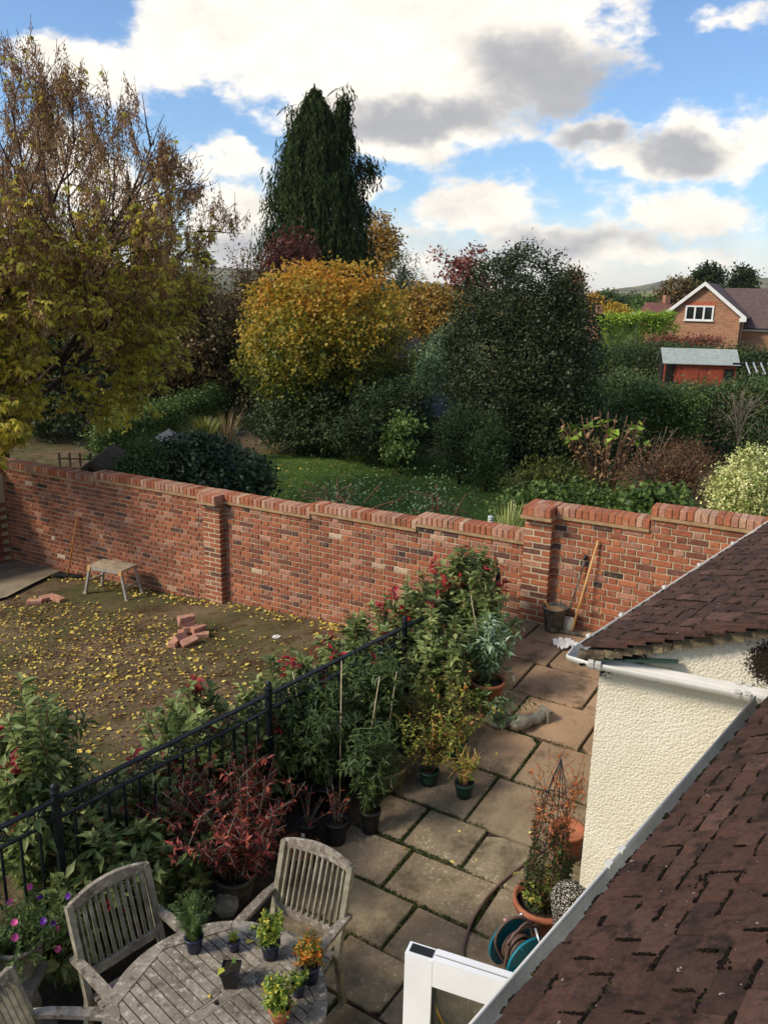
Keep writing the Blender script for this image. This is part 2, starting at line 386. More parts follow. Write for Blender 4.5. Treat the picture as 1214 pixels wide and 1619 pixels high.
# local frame of the wall: x along, -y towards the camera, z up
ZR = wall.location[2]
core = MB()
piers = [(on_plane(331, 900, WA, WD), on_plane(358, 900, WA, WD)), (on_plane(829, 900, WA, WD), on_plane(872, 900, WA, WD))]
PS = []
for a, b in piers:
    c0 = (wcoord(a[0], a[1])+wcoord(b[0], b[1]))/2; PS.append(c0)
print('segs', [[round(float(v), 2) for v in s] for s in SEG], 'piers', PS)
faces = []   # (s, out, z, kind, big)
r = random.Random(11)
PER = .3365
pier_top = [SEG[2][2]+.0, SEG[5][2]+.0]
for si, (sa, sb, zt) in enumerate(SEG):
    ztop = zt-.102-.035           # below coping and creasing
    core.box(((sa+sb)/2, .115, (ztop-.8)/2-ZR), (sb-sa-.0006*si, .205, ztop+.8))
zhi = max(s_[2] for s_ in SEG)-.137
for k in range(int((zhi+.75)/CZ)):          # courses run through under the steps
    z = zhi-CZ*(k+.5); off = (k % 2)*PER/2; runs = []
    for sa, sb, zt in SEG:
        if z < zt-.137:
            if runs and abs(runs[-1][1]-sa) < .01: runs[-1][1] = sb
            else: runs.append([sa, sb])
    for sa, sb in runs:
        for i in range(math.floor((sa-off)/PER)-1, int((sb-off)/PER)+2):
            for kind, c, l in (('h', i*PER+off+.051, .102), ('s', i*PER+off+.112+.1065, .213)):
                a, b = max(c-l/2, sa+.003), min(c+l/2, sb-.003)
                if b-a < .03: continue
                for p in PS:          # butt against the pier
                    if p-.156 < b < p+.165 and a < p: b = p-.156
                    if p-.165 < a < p+.156 and b > p: a = p+.156
                if b-a < .03 or any(p-.16 < (a+b)/2 < p+.16 for p in PS): continue
                faces.append(((a+b)/2, 0.0, z, b-a, kind if b-a > l-.002 else 'x'))
coremesh = part('mortar_core', core, M_MORTAR, wall)
for pi, p in enumerate(PS):
    zt = pier_top[pi]; ztop = zt-.102-.035
    mb = MB().box((p, 0.0+.02, (ztop-.8)/2-ZR), (.318, .25, ztop+.8)); part('pier_core', mb, M_MORTAR, wall)
    for k in range(int((ztop+.75)/CZ)):
        z = ztop-CZ*(k+.5)
        if k % 2: row = [(p-.165+.1065, .213), (p+.165-.052, .104)]
        else: row = [(p-.165+.052, .104), (p+.165-.1065, .213)]
        for c, l in row: faces.append((c, .11, z, l, 'P' if l > .15 else 'p'))
# nearest / largest 300 face bricks become parts of their own, the rest one joined part
def visible(fc):
    s, o, z, l, k = fc
    P = wpt(s, o, z); M = cam.matrix_world.inverted(); q = M @ Vector(P)
    px = 607+FPX*q.x/-q.z; py = 809.5-FPX*q.y/-q.z
    ok = 0 < px < 1214 and py < 1010 and z > (lawn_z(P[0], P[1])-.05 if s < PS[1]-.5 else .66)
    if px > 920 and py > 1000-(px-905)*.585: ok = False
    if 500 < px < 815 and py > 1000-(px-500)*.4: ok = False
    return ok, l*.064/(q.z*q.z)
order = sorted(range(len(faces)), key=lambda i: -(visible(faces[i])[1] if visible(faces[i])[0] and faces[i][4] != 'x' else 0))
single = set(order[:298]); rest = MB()
for i, (s, o, z, l, k) in enumerate(faces):
    tn = btone(r); out = o+r.uniform(-.001, .004)
    if i in single:
        me = {'h': HDR, 's': STR}[k][r.randrange(8)] if k in 'hs' else (CORNER if k == 'P' else CORNERH)
        d = .06 if k in 'hs' else .2
        b = obj('brick', me, wall, (s, -out+d/2, z-ZR)); b.color = (tn, tn, tn, 1); b.rotation_euler = (0, r.uniform(-.012, .012), 0)
    else:
        d = .06 if k in 'hsx' else .2
        j = lambda: r.uniform(-.002, .002); h = .0302
        y0 = -out; y1 = y0+.006; y2 = -out+d; a = l/2-.003; i_ = .004
        vs = [(s-a+i_+j(), y0, z-ZR-h+i_+j()), (s+a-i_+j(), y0, z-ZR-h+i_+j()), (s+a-i_+j(), y0, z-ZR+h-i_+j()), (s-a+i_+j(), y0, z-ZR+h-i_+j())]
        vs += [(s-a, y1, z-ZR-h), (s+a, y1, z-ZR-h), (s+a, y1, z-ZR+h), (s-a, y1, z-ZR+h)]
        vs += [(s-a, y2, z-ZR-h), (s+a, y2, z-ZR-h), (s+a, y2, z-ZR+h), (s-a, y2, z-ZR+h)]
        rest.add(vs, [(0, 1, 2, 3)]+[(q+m, q+4+m, q+4+(m+1) % 4, q+(m+1) % 4) for q in (0, 4) for m in range(4)], tn)
stuff(part('brickwork', rest, M_BRICKS, wall))
# creasing band and brick-on-edge coping
pierspan = [(p-.172, p+.172) for p in PS]
cop = MB()
for si, (sa, sb, zt) in enumerate(SEG):
    cuts = [(sa, sb)]
    for a, b in pierspan:
        nc = []
        for u, v in cuts:
            if b <= u or a >= v: nc.append((u, v)); continue
            if a > u: nc.append((u, a))
            if b < v: nc.append((b, v))
        cuts = nc
    for u, v in cuts:
        cr = MB().box(((u+v)/2, .115-.012, zt-.102-.0175-ZR), (v-u-.002, .262, .034)); cr.box(((u+v)/2, .115, zt-.051-ZR), (v-u-.02, .235, .094))
        part('creasing_course', cr, M_CREASE, wall)
        n = max(1, int(round((v-u)/.0735))); w = (v-u)/n
        for i in range(n):
            c = u+w*(i+.5)
            b = obj('coping_brick', COP[r.randrange(6)], wall, (c, .115-.006+r.uniform(-.005, .005), zt-.051-ZR+r.uniform(-.003, .003))); tn = r.choice((r.uniform(.55, .7), r.uniform(.82, .96), r.uniform(.86, .97), r.uniform(.86, .96), r.uniform(.4, .65))); b.color = (tn, tn, tn, 1); b.scale = (w/.0735, 1, 1)
for pi, p in enumerate(PS):
    zt = pier_top[pi]
    cr = MB().box((p, -.02+.02, zt-.102-.0175-ZR), (.365, .46, .034)); cr.box((p, .0, zt-.051-ZR), (.30, .41, .090)); part('creasing_course', cr, M_CREASE, wall)
    for i in range(5):
        c = p-.165+.066*(i+.5)+0
        for yy, sc in ((-.0975, .92), (.1285, .86)):
            b = obj('coping_brick', COP[r.randrange(6)], wall, (c, yy+r.uniform(-.004, .004), zt-.051-ZR+r.uniform(-.003, .003))); b.scale = (.98, sc, 1); tn = r.choice((r.uniform(.5, .7), r.uniform(.8, .93), r.uniform(.85, .95))); b.color = (tn, tn, tn, 1)
# the return wall at the far left corner
rw = thing('return_wall', 'short dark brick return at the far corner of the garden beside the concrete path', 'wall', wpt(SEG[0][0]+1.38, 0, -.15), WRZ)
c2 = MB().box((-.12, -.95, .45), (.2, 1.9, 2.0)); part('mortar_core', c2, M_MORTAR, rw)
rest = MB()
for k in range(20):
    z = -.5+CZ*(k+.5)
    for i in range(9):
        yy = -.14-(i+(k % 2)*.5)*.2245
        rest.box((-.005, yy, z), (.04, .213, .064), tone=btone(r)*.6)
stuff(part('brickwork', rest, M_BRICKS, rw))
cp = MB()
for i in range(26):
    b = obj('coping_brick', COP[i % 6], rw, (-.12, -.05-.0735*i, 1.50)); b.rotation_euler = (0, 0, math.pi/2); b.color = (btone(r)*.5+.25,)*3+(1,)
part('creasing_course', MB().box((-.12, -.95, 1.446), (.245, 1.9, .012)), M_CREASE, rw)

# ---- patio
M_PSOIL = simple('joint_soil', '#2c2418', '#4a3c28', 14, .98, .8, 90, .02)
ts = MT('stone_slab'); rd = ts.orand()
c = ts.ramp(ts.noise(2.2, 5, .65), [(.28, '#615a4c'), (.5, '#7f7563'), (.72, '#978d78')])
c = ts.mix(.55, c, ts.ramp(rd, [(0, '#8a7a63'), (.35, '#a48e72'), (.6, '#9c7a5e'), (.8, '#a79d88'), (1, '#8b7a68')]), 'MULTIPLY')
c = ts.mix(1.0, c, (1.65, 1.63, 1.58), 'MULTIPLY')
x_, y_, z_ = ts.sep()
clean = ts.math('MULTIPLY', ts.math('SUBTRACT', z_, .22), 4.0, True)
c = ts.mix(ts.math('MULTIPLY', clean, .75), c, ts.ramp(ts.noise(1.3, 4, .6), [(.35, '#8f7458'), (.5, '#b08f70'), (.7, '#bb9a78')]))
lich = ts.ramp(ts.noise(34, 6, .78), [(.56, 0.), (.62, 1.)]); big = ts.ramp(ts.noise(1.1, 3, .6), [(.42, 0.), (.6, 1.)])
c = ts.mix(ts.math('MULTIPLY', ts.math('MULTIPLY', lich, big), ts.math('SUBTRACT', 1.0, clean)), c, lin('#b9ae92'))
stain = ts.ramp(ts.noise(2.6, 5, .7), [(.50, 0.), (.66, .75)]); c = ts.mix(stain, c, lin('#463d2e'))
grn = ts.ramp(ts.noise(5.5, 5, .7), [(.54, 0.), (.70, .5)]); c = ts.mix(ts.math('MULTIPLY', grn, ts.math('SUBTRACT', 1.0, clean)), c, lin('#4c4a2c'))
ts.bump(ts.noise(35, 6, .7), .5, .01)
M_SLAB = ts.done(c, .9, 0, .25)
def P2(t, q): return np.array((FO[0]+FD[0]*t+FN[0]*q, FO[1]+FD[1]*t+FN[1]*q))
# joint direction across the patio is parallel with the house gable and the wall
AX = np.array((math.cos(math.radians(-33)), math.sin(math.radians(-33)))); BX = np.array((math.cos(math.radians(54)), math.sin(math.radians(54))))
PO = P2(-1.5, .12)
def PP(a, b): return PO+AX*a+BX*b
na, nb = 34, 60; V = []
for j in range(nb+1):
    for i in range(na+1):
        p = PP(-.05+i*(6.2/na), -3.0+j*(12.0/nb)); inside = (p-WA) @ WN
        if inside < .02: p = p+WN*(.02-inside)
        V.append((p[0], p[1], float(patio_z(p[0], p[1]))-.028))
F = [(j*(na+1)+i, j*(na+1)+i+1, (j+1)*(na+1)+i+1, (j+1)*(na+1)+i) for j in range(nb) for i in range(na)]
# skirt on the lawn side (retaining edge of the terrace)
k0 = len(V)
for j in range(nb+1): q = V[j*(na+1)]; V.append((q[0], q[1], -.6))
F += [(j*(na+1), (j+1)*(na+1), k0+j+1, k0+j) for j in range(nb)]
patio = struct(obj('patio', np_mesh('patio', V, F, None, M_PSOIL)))
rs = random.Random(21)
def clip_poly(poly, p, n):
    out = []
    for i in range(len(poly)):
        a, b = poly[i], poly[(i+1) % len(poly)]; da, db = (a-p) @ n, (b-p) @ n
        if da >= 0: out.append(a)
        if da*db < 0: out.append(a+(b-a)*(da/(da-db)))
    return out
SLABS = []
b = -2.6; nslab = 0
while b < 8.6:
    dep = rs.choice([.42, .45, .45, .58, .60]); a = (.70 if b < 5.6 else .22)+rs.uniform(-.25, .1)      # a planting bed of bare soil runs along the fence
    while a < 4.6:
        ln = rs.choice([.42, .55, .6, .75, .88, .9])
        g = rs.uniform(.006, .014)
        poly = [PP(a+g+rs.uniform(0, .012), b+g), PP(a+ln-g, b+g+rs.uniform(0, .012)), PP(a+ln-g-rs.uniform(0, .012), b+dep-g), PP(a+g, b+dep-g-rs.uniform(0, .012))]
        if rs.random() < .35:   # broken corner
            i = rs.randrange(4); p0, p1, p2 = poly[i-1], poly[i], poly[(i+1) % 4]
            poly[i:i+1] = [p1+(p0-p1)*.12, p1+(p2-p1)*.10]
        poly = clip_poly(poly, WA+WN*.03, WN); poly = clip_poly(poly, PP(.03, 0), np.array((-BX[1], BX[0]))*(1 if np.array((-BX[1], BX[0])) @ AX > 0 else -1))
        a += ln
        if len(poly) < 3: continue
        cen = np.mean(poly, 0)
        if cen[0] > 4.5 or cen[1] < 1.2: continue
        # drop slabs wholly under the house
        zc = float(patio_z(*cen)); dz = rs.uniform(-.004, .006); tx, ty = rs.uniform(-.008, .008), rs.uniform(-.008, .008)
        mb = MB(); n = len(poly); top = []; ins = []
        for p in poly:
            d = cen-p; d = d/np.linalg.norm(d); q = p+d*.010
            z = float(patio_z(*p))+dz+tx*(p[0]-cen[0])+ty*(p[1]-cen[1])
            top.append((p[0]-cen[0], p[1]-cen[1], z-.008-zc)); ins.append((q[0]-cen[0], q[1]-cen[1], z-zc))
        bot = [(x, y, z-.05) for x, y, z in top]
        mb.add(ins+top+bot, [tuple(range(n))]+[(i+o+n, (i+1) % n+o+n, (i+1) % n+o, i+o) for o in (0, n) for i in range(n)])
        obj('slab', mesh_from(mb, 'slab', False, M_SLAB), patio, (cen[0], cen[1], zc)); nslab += 1; SLABS.append((cen, poly))
    b += dep
print('slabs', nslab)
# ------------------------------------------------------------------ the house wing: walls, two tiled roofs, gutters, open door
HE = 2.40
GA = at(745, 1619, HE)[:2]; GB = at(1195, 1100, HE)[:2]; GD = (GB-GA)/np.linalg.norm(GB-GA); GNR = np.array((GD[1], -GD[0]))    # GNR: in under the roof
CA = at(890, 1032, HE)[:2]; CB = at(1200, 1094, HE)[:2]; VD = (CB-CA)/np.linalg.norm(CB-CA); VB = np.array((-VD[1], VD[0]))        # VB: away from camera, behind the gable
tw = MT('cream_pebbledash'); x_, y_, z_ = tw.sep()
c = tw.ramp(tw.noise(3, 4), [(.35, '#dcd4bc'), (.65, '#e8e1cc')])
mo = tw.math('MULTIPLY', tw.ramp(tw.noise(75, 4, .75), [(.47, 0.), (.52, 1.)]), 1.0)
p1 = at(1216, 1048, 2.55)
def near(t, p, r):
    v = t.N.new('ShaderNodeVectorMath'); v.operation = 'DISTANCE'; t.L.new(t.geo.outputs['Position'], v.inputs[0]); v.inputs[1].default_value = tuple(p); return t.math('SUBTRACT', 1.0, t.math('DIVIDE', v.outputs['Value'], r), True)
gp = lambda px, py: on_plane(px, py, CA+VB*.085, VD)
m1 = near(tw, gp(1222, 1050), .26); m2 = near(tw, gp(950, 1045), .20); m3 = near(tw, gp(990, 1030), .26)
mask = tw.math('MAXIMUM', tw.math('MULTIPLY', m1, .8), tw.math('MAXIMUM', tw.math('MULTIPLY', m2, .7), tw.math('MULTIPLY', m3, .7)))
thr = tw.math('ADD', tw.math('MULTIPLY', tw.noise(70, 4, .75), .9), mask)
c = tw.mix(tw.ramp(thr, [(.80, 0.), (.90, 1.)]), c, lin('#2a2218'))
hh = tw.math('ADD', tw.math('MULTIPLY', tw.voro(68, 'F1'), -1.0), tw.math('MULTIPLY', tw.noise(260, 3, .6), .5))
tw.bump(hh, .75, .008)
M_CREAM = tw.done(c, .92, 0, .2)
M_PLASTIC = simple('white_gutter_plastic', '#c9c6bc', '#d9d6cd', 6, .38, .05, 30, spec=.5)
M_DIRTY = simple('grimy_gutter_plastic', '#a8a598', '#d2cfc2', 7, .6, .2, 50, lo=.3, hi=.7)
M_UPVC = simple('white_window_frame', '#e6e6e4', '#efefed', 5, .28, .02, 20, spec=.5)
M_GASKET = simple('black_gasket', '#121212', '#1c1c1c', 20, .6, .1)
t = MT('roof_tile'); c = t.ramp(t.orand(), [(0, '#48352e'), (.3, '#553c32'), (.6, '#5e4337'), (.85, '#4d3932'), (1, '#6b4f42')])
c = t.mix(.8, c, t.ramp(t.noise(34, 6, .75), [(.25, .4), (.5, 1.), (.75, 1.45)]), 'MULTIPLY')
c = t.mix(t.ramp(t.noise(11, 6, .75), [(.50, 0.), (.64, .85)]), c, lin('#241f1b'))
c = t.mix(t.ramp(t.noise(31, 3, .6), [(.705, 0.), (.725, 1.)]), c, lin('#a89a8c'))
t.bump(t.noise(90, 6, .8), .9, .010); M_TILE = t.done(c, .93, 0, .2)
t = MT('dry_moss'); c = t.ramp(t.attr(), [(0, '#15110c'), (.5, '#26201a'), (.8, '#33301a'), (1, '#454a22')]); t.bump(t.noise(200, 4, .8), 1., .01); M_MOSS = t.done(c, 1., 0, .1)
M_VERGE = simple('old_verge_mortar', '#3a3126', '#8a7a5c', 10, .95, .8, 40, .02)
M_DECK = simple('roof_felt', '#1f1915', '#2c231d', 10, .95, .2)
house = thing('house', 'cream pebbledashed house wing with brown tiled roofs, white gutters and an open white glazed door', 'house', (GA[0]+GNR[0]*.2, GA[1]+GNR[1]*.2, 0))
HO = np.array(house.location)
def hpart(name, mb, mat, parent=None, smooth=False):
    mb.v = [tuple(np.array(v)-HO) for v in mb.v]; return part(name, mb, mat, parent or house, smooth)
# walls
def XY(p, z): return (p[0], p[1], z)
CC = CA+VD*.20+VB*.085           # outer corner of the gable wall
mb = MB(); R2 = math.tan(math.radians(21))
def gz(s): return HE-.015+(s*.976-.075)*R2
q0 = CC; q1 = CA+VD*4.2+VB*.085; th = VB*.25
mb.add([XY(q0, -.05), XY(q1, -.05), XY(q1, gz(4.2)), XY(q0, gz(.2)), XY(q0+th, -.05), XY(q1+th, -.05), XY(q1+th, gz(4.2)), XY(q0+th, gz(.2))],
       [(0, 1, 2, 3), (7, 6, 5, 4), (3, 2, 6, 7), (0, 3, 7, 4), (1, 5, 6, 2)])
hpart('gable_wall', mb, M_CREAM)
mb = MB(); e0 = CC+VB*.252; e1 = e0+GD*7.0; w = GNR*.25
mb.add([XY(e0, -.05), XY(e1, -.05), XY(e1, HE+.02), XY(e0, HE+.02), XY(e0+w, -.05), XY(e1+w, -.05), XY(e1+w, HE+.02), XY(e0+w, HE+.02)], [(3, 2, 1, 0), (4, 5, 6, 7), (0, 4, 7, 3), (7, 6, 2, 3), (1, 2, 6, 5)])
hpart('side_wall', mb, M_CREAM)
f0 = GA+GNR*.23-GD*2.2; f1 = GA+GNR*.23+GD*(np.dot(CA+VB*.07-GA, VB)-.23*np.dot(GNR, VB))/np.dot(GD, VB); 
mb = MB(); mb.add([XY(f0, -.05), XY(f1, -.05), XY(f1, HE+.1), XY(f0, HE+.1), XY(f0+w, -.05), XY(f1+w, -.05), XY(f1+w, HE+.1), XY(f0+w, HE+.1)], [(3, 2, 1, 0), (4, 5, 6, 7), (0, 4, 7, 3), (7, 6, 2, 3)])
hpart('side_wall', mb, M_CREAM)
# roofs
def tile_mesh(rng, l=.265, wd=.160, half=False):
    if half: wd *= .49
    mb = MB(); nx = 4; ny = 3; th = .015
    top = []; bot = []
    for j in range(ny+1):
        for i in range(nx+1):
            x = (i/nx-.5)*wd; y = j/ny*l; cam_ = .004*(1-(2*i/nx-1)**2)
            z = .040-.028*(j/ny)+cam_; ex = (rng.random()-.5)*.006 if j == 0 else 0
            top.append((x, y+ex, z+(rng.random()-.5)*.0015)); bot.append((x, y+ex, z-th))
    k = (nx+1)*(ny+1); n1 = nx+1
    fs = [(j*n1+i, j*n1+i+1, (j+1)*n1+i+1, (j+1)*n1+i) for j in range(ny) for i in range(nx)]
    fs += [(k+i, k+i+1, i+1, i) for i in range(nx)]
    fs += [(j*n1, (j+1)*n1, k+(j+1)*n1, k+j*n1) for j in range(ny)]+[(j*n1+nx, k+j*n1+nx, k+(j+1)*n1+nx, (j+1)*n1+nx) for j in range(ny)]
    mb.add(top+bot, fs); return mesh_from(mb, 'roof_tile', False, M_TILE)
rt = random.Random(3)
TILES = [tile_mesh(rt) for _ in range(8)]; HALF = [tile_mesh(rt, half=True) for _ in range(3)]
def make_roof(name, p0, pitch, length, rows, x0f, x1f, deck_poly, mossn, mosst, seed):
    tp = math.tan(pitch); X = -np.array((GD[0], GD[1], 0)); cp, sp = math.cos(pitch), math.sin(pitch)
    Y = np.array((GNR[0]*cp, GNR[1]*cp, sp)); Z = np.cross(X, Y)
    M = Matrix(((X[0], Y[0], Z[0], p0[0]-HO[0]), (X[1], Y[1], Z[1], p0[1]-HO[1]), (X[2], Y[2], Z[2], p0[2]-HO[2]), (0, 0, 0, 1)))
    mb = MB(); mb.add([(-x, y, -.012) for x, y in deck_poly], [tuple(range(len(deck_poly)))[::-1]])
    ro = part(name, mb, M_DECK, house); ro.matrix_basis = M
    rr = random.Random(seed); G = .100; ms = MB(); nr = np.random.default_rng(seed); cnt = 0; joints = []
    for k in range(rows):
        y = k*G; xa, xb = x0f(y), x1f(y); x = xa
        if k % 2:
            o = obj('tile', HALF[rr.randrange(3)], ro, (-x-.04, y, 0)); cnt += 1; x += .0825
        while x < xb:
            o = obj('tile', TILES[rr.randrange(8)], ro, (-x-.0825, y+rr.uniform(-.006, .006), rr.uniform(-.001, .003))); o.rotation_euler = (rr.uniform(-.01, .01), rr.uniform(-.012, .012), rr.uniform(-.02, .02)); cnt += 1
            joints.append((x, y)); x += .165
    # moss: lumps caught along the lower edges and in the side joints
    tot = 0; rr.shuffle(joints)
    for jx, jy in joints:
        if rr.random() > mossn: continue
        kind = rr.random(); 
        L = rr.choice((rr.uniform(.03, .09), rr.uniform(.08, .16))); n = int(L/.0042)+2
        for i in range(n):
            if kind < .42: px, py = jx+rr.uniform(-.004, .004), jy+L*.65*i/n      # in the side joint
            else: px, py = jx+.005+L*i/n, jy+rr.uniform(-.015, .002)               # along the lower edge
            s = rr.uniform(.0016, .0052)*(1+.5*math.sin(math.pi*i/n)); s *= .75 if kind < .42 else 1.15; zz = .0415 if kind < .42 else .038
            ms.blob((-px, py, zz-.02*(py-jy)/.265), (s*1.2, s*1.2, s*rr.uniform(.6, 1.0)), nr, 6, 4, .5, min(1, max(0, rr.gauss(mosst, .22)))); tot += 1
        if rr.random() < .07:
            bx, by = jx+rr.uniform(0, .1), jy+rr.uniform(0, .06)
            for i in range(30): s = rr.uniform(.002, .006); ms.blob((-bx+rr.gauss(0, .022), by+rr.gauss(0, .013), .037), (s*1.3, s*1.1, s*.8), nr, 6, 4, .5, min(1, max(0, rr.gauss(mosst, .25))))
    stuff(part('moss', ms, M_MOSS, ro, True)); print(name, 'tiles', cnt, 'moss', tot)
    return ro
off1 = GA+GNR*.098
A1 = np.dot(CA+VB*.07-off1, VB); d1 = np.dot(GD, VB); n1 = np.dot(GNR, VB)
roof1 = make_roof('roof', XY(off1, HE+.025), math.radians(35), 3, 13, lambda y: -.62, lambda y: (A1-n1*y*math.cos(math.radians(35)))/d1-.08,
                  [(-2.2, .03), ((A1)/d1, .03), ((A1-n1*1.6)/d1, 2.0), (-2.2, 2.0)], 1.0, .3, 4)
off2 = CA+GNR*.105
A2 = np.dot(CA+VB*.02-off2, VB)
roof2 = make_roof('roof', XY(off2, HE+.028), math.radians(21), 3, 12, lambda y: (A2-n1*y*math.cos(math.radians(21)))/d1, lambda y: 4.4-(y*1.1),
                  [((A2)/d1+.03, -.02), (5.5, -.02), (5.5, 3), ((A2-n1*2.8)/d1+.03, 3.0)], 1.0, .55, 9)
# verge mortar under the tile ends of the far roof, with a dark green slate strip
mb = MB(); nr = np.random.default_rng(2)
for i in range(34):
    s0 = .06+i*.05; z = HE+.02+(s0*.976-.105)*R2; p = CA+VD*(s0+.045)+VB*.045
    mb.box((p[0], p[1], z-.018), (.051, .07, .055), math.atan2(VD[1], VD[0]), jit=.012, rng=nr)
hpart('verge_mortar', mb, M_VERGE)
mb = MB(); a = CA+VD*.14+VB*.03; b = CA+VD*.62+VB*.03
mb.beam(XY(a, HE-.022), XY(b, HE+.07), .05, .006); hpart('verge_strip', mb, simple('green_slate', '#22342f', '#2f4640', 10, .7, .2))
# gutters: open half-round troughs
def gutter(name, pts, mat, parent=None, rad=.056, endcap=()):
    mb = MB(); n = 11; pts = [np.array(p, float) for p in pts]
    sec = []
    for i, p in enumerate(pts):
        d0 = pts[i]-pts[i-1] if i else pts[1]-pts[0]; d1_ = pts[i+1]-pts[i] if i < len(pts)-1 else pts[i]-pts[i-1]
        d0 = d0/np.linalg.norm(d0); d1_ = d1_/np.linalg.norm(d1_); b_ = d0+d1_; b_ /= np.linalg.norm(b_)
        s = np.array((b_[1], -b_[0], 0)); s /= np.linalg.norm(s); s = s/max(.35, abs(np.dot(b_, d0)))
        ring = []
        for k in range(n): a_ = math.pi*k/(n-1); ring.append(p+s*math.cos(a_)*rad+np.array((0, 0, -math.sin(a_)*rad)))
        for k in range(n): a_ = math.pi*(n-1-k)/(n-1); ring.append(p+s*math.cos(a_)*(rad-.005)+np.array((0, 0, -math.sin(a_)*(rad-.005)+.001)))
        sec.append(ring)
    m = 2*n; vs = [v for r_ in sec for v in r_]; fs = [(i*m+k, i*m+(k+1) % m, (i+1)*m+(k+1) % m, (i+1)*m+k) for i in range(len(pts)-1) for k in range(m)]
    fs += [tuple(range(m)), tuple(range((len(pts)-1)*m, len(pts)*m))]
    mb.add(vs, fs); return hpart(name, mb, mat, parent, True)
gc = .056
P3 = lambda p, z=HE: np.array((p[0], p[1], z))
g1 = gutter('gutter', [P3(GA+GNR*gc-GD*1.6), P3(GA+GNR*gc+GD*.9), P3(GB+GNR*gc-GD*.02)], M_DIRTY)
mb = MB().tube([P3(GA-GD*1.6, HE+.002), P3(GB-GD*.02, HE+.002)], .006, 6); hpart('gutter_lip', mb, M_PLASTIC, g1, True)
g2 = gutter('gutter', [P3(CA+GNR*gc+GD*5.2), P3(CA+GNR*gc+GD*.12), P3(CA+GNR*.075+VB*.01+GD*.03), P3(CA+VD*.16+VB*.0), P3(CA+VD*1.02), P3(CA+VD*1.35)], M_PLASTIC)
def clip(p, d, parent, r_=.061, wd=.03):
    mb = MB(); n = 11; s = np.array((d[1], -d[0], 0)); d3 = np.array((d[0], d[1], 0)); vs = []
    for e in (-.5, .5):
        for k in range(n): a_ = math.pi*k/(n-1); vs.append(p+d3*e*wd+s*math.cos(a_)*r_+np.array((0, 0, -math.sin(a_)*r_)))
        for k in range(n): a_ = math.pi*(n-1-k)/(n-1); vs.append(p+d3*e*wd+s*math.cos(a_)*(r_-.004)+np.array((0, 0, -math.sin(a_)*(r_-.004))))
    m = 2*n; fs = [(k, (k+1) % m, (k+1) % m+m, k+m) for k in range(m)]+[tuple(range(m))[::-1], tuple(range(m, 2*m))]
    mb.add(vs, fs)
    for sg in (-1, 1): mb.box(p+s*sg*(r_-.004)+np.array((0, 0, .006)), (.03, .022, .014), math.atan2(d[1], d[0]))
    return hpart('gutter_clip', mb, M_PLASTIC, parent)
for q in ((970, 1340), (952, 1364)):
    p = at(q[0], q[1], HE)[:2]; tq = np.dot(p-GA, GD); clip(P3(GA+GNR*gc+GD*tq), GD, g1)
for tq in (.17, .21): clip(P3(CA+VD*tq), VD, g2)
for tq in (.93, .98): clip(P3(CA+VD*tq), VD, g2)
for tq in (.32, .78, 1.5, 2.2, 3.0): clip(P3(CA+GNR*gc+GD*tq), GD, g2)
mb = MB(); nr = np.random.default_rng(12)
for i in range(26): q = CA+GNR*.06+VD*(.05+.05*nr.random())+VB*(.02*nr.random()); mb.blob((q[0]+nr.normal(0, .012), q[1]+nr.normal(0, .012), HE-.035+nr.random()*.012), .011, nr, 6, 4, .5, .2)
stuff(hpart('gutter_debris', mb, M_MOSS, g2))
for ii in range(10):
    pass
# open glazed door
DZ = 2.06
d0 = at(640, 1506, DZ)[:2]; d1p = at(785, 1553, DZ)[:2]; DD = (d1p-d0)/np.linalg.norm(d1p-d0); DT = np.array((-DD[1], DD[0]))
door = hpart('door', MB().box(XY(d0+DD*.385+DT*.03, .17), (.56, .06, .16), math.atan2(DD[1], DD[0])), M_UPVC)
def dbox(name, u0, u1, z0, z1, mat, t0=0, t1=.06, parent=door):
    c = d0+DD*(u0+u1)/2+DT*(t0+t1)/2; return hpart(name, MB().box(XY(c, (z0+z1)/2), (u1-u0, t1-t0, z1-z0), math.atan2(DD[1], DD[0])), mat, parent)
dbox('stile', 0, .105, .09, DZ, M_UPVC); dbox('stile', .665, .77, .09, DZ, M_UPVC)
dbox('top_rail', .106, .664, DZ-.11, DZ, M_UPVC, .0005, .0595)
dbox('gasket', .106, .112, .25, DZ-.111, M_GASKET, .012, .05); dbox('gasket', .113, .66, DZ-.117, DZ-.1105, M_GASKET, .012, .05)
dbox('end_insert', .012, .098, DZ+.0005, DZ+.004, M_GASKET, .012, .05)
dbox('weather_strip', .106, .664, DZ+.0005, DZ+.008, M_UPVC, .0, .022); dbox('weather_strip', .106, .664, DZ+.0005, DZ+.003, M_GASKET, .024, .030); dbox('weather_strip', .106, .664, DZ+.0005, DZ+.006, M_UPVC, .032, .058)
tg = MT('clear_glass'); tg.p.inputs['Transmission Weight'].default_value = 1.0; tg.p.inputs['IOR'].default_value = 1.1
tr = tg.N.new('ShaderNodeBsdfTransparent'); gl = tg.N.new('ShaderNodeBsdfGlossy'); gl.inputs['Roughness'].default_value = .02; mxs = tg.N.new('ShaderNodeMixShader'); mxs.inputs[0].default_value = .07
tr.inputs[0].default_value = (.86, .9, .88, 1); tg.L.new(tr.outputs[0], mxs.inputs[1]); tg.L.new(gl.outputs[0], mxs.inputs[2]); tg.L.new(mxs.outputs[0], [n for n in tg.N if n.type == 'OUTPUT_MATERIAL'][0].inputs[0]); M_GLASS = tg.m
dbox('pane', .107, .663, .251, DZ-.112, M_GLASS, .024, .030)
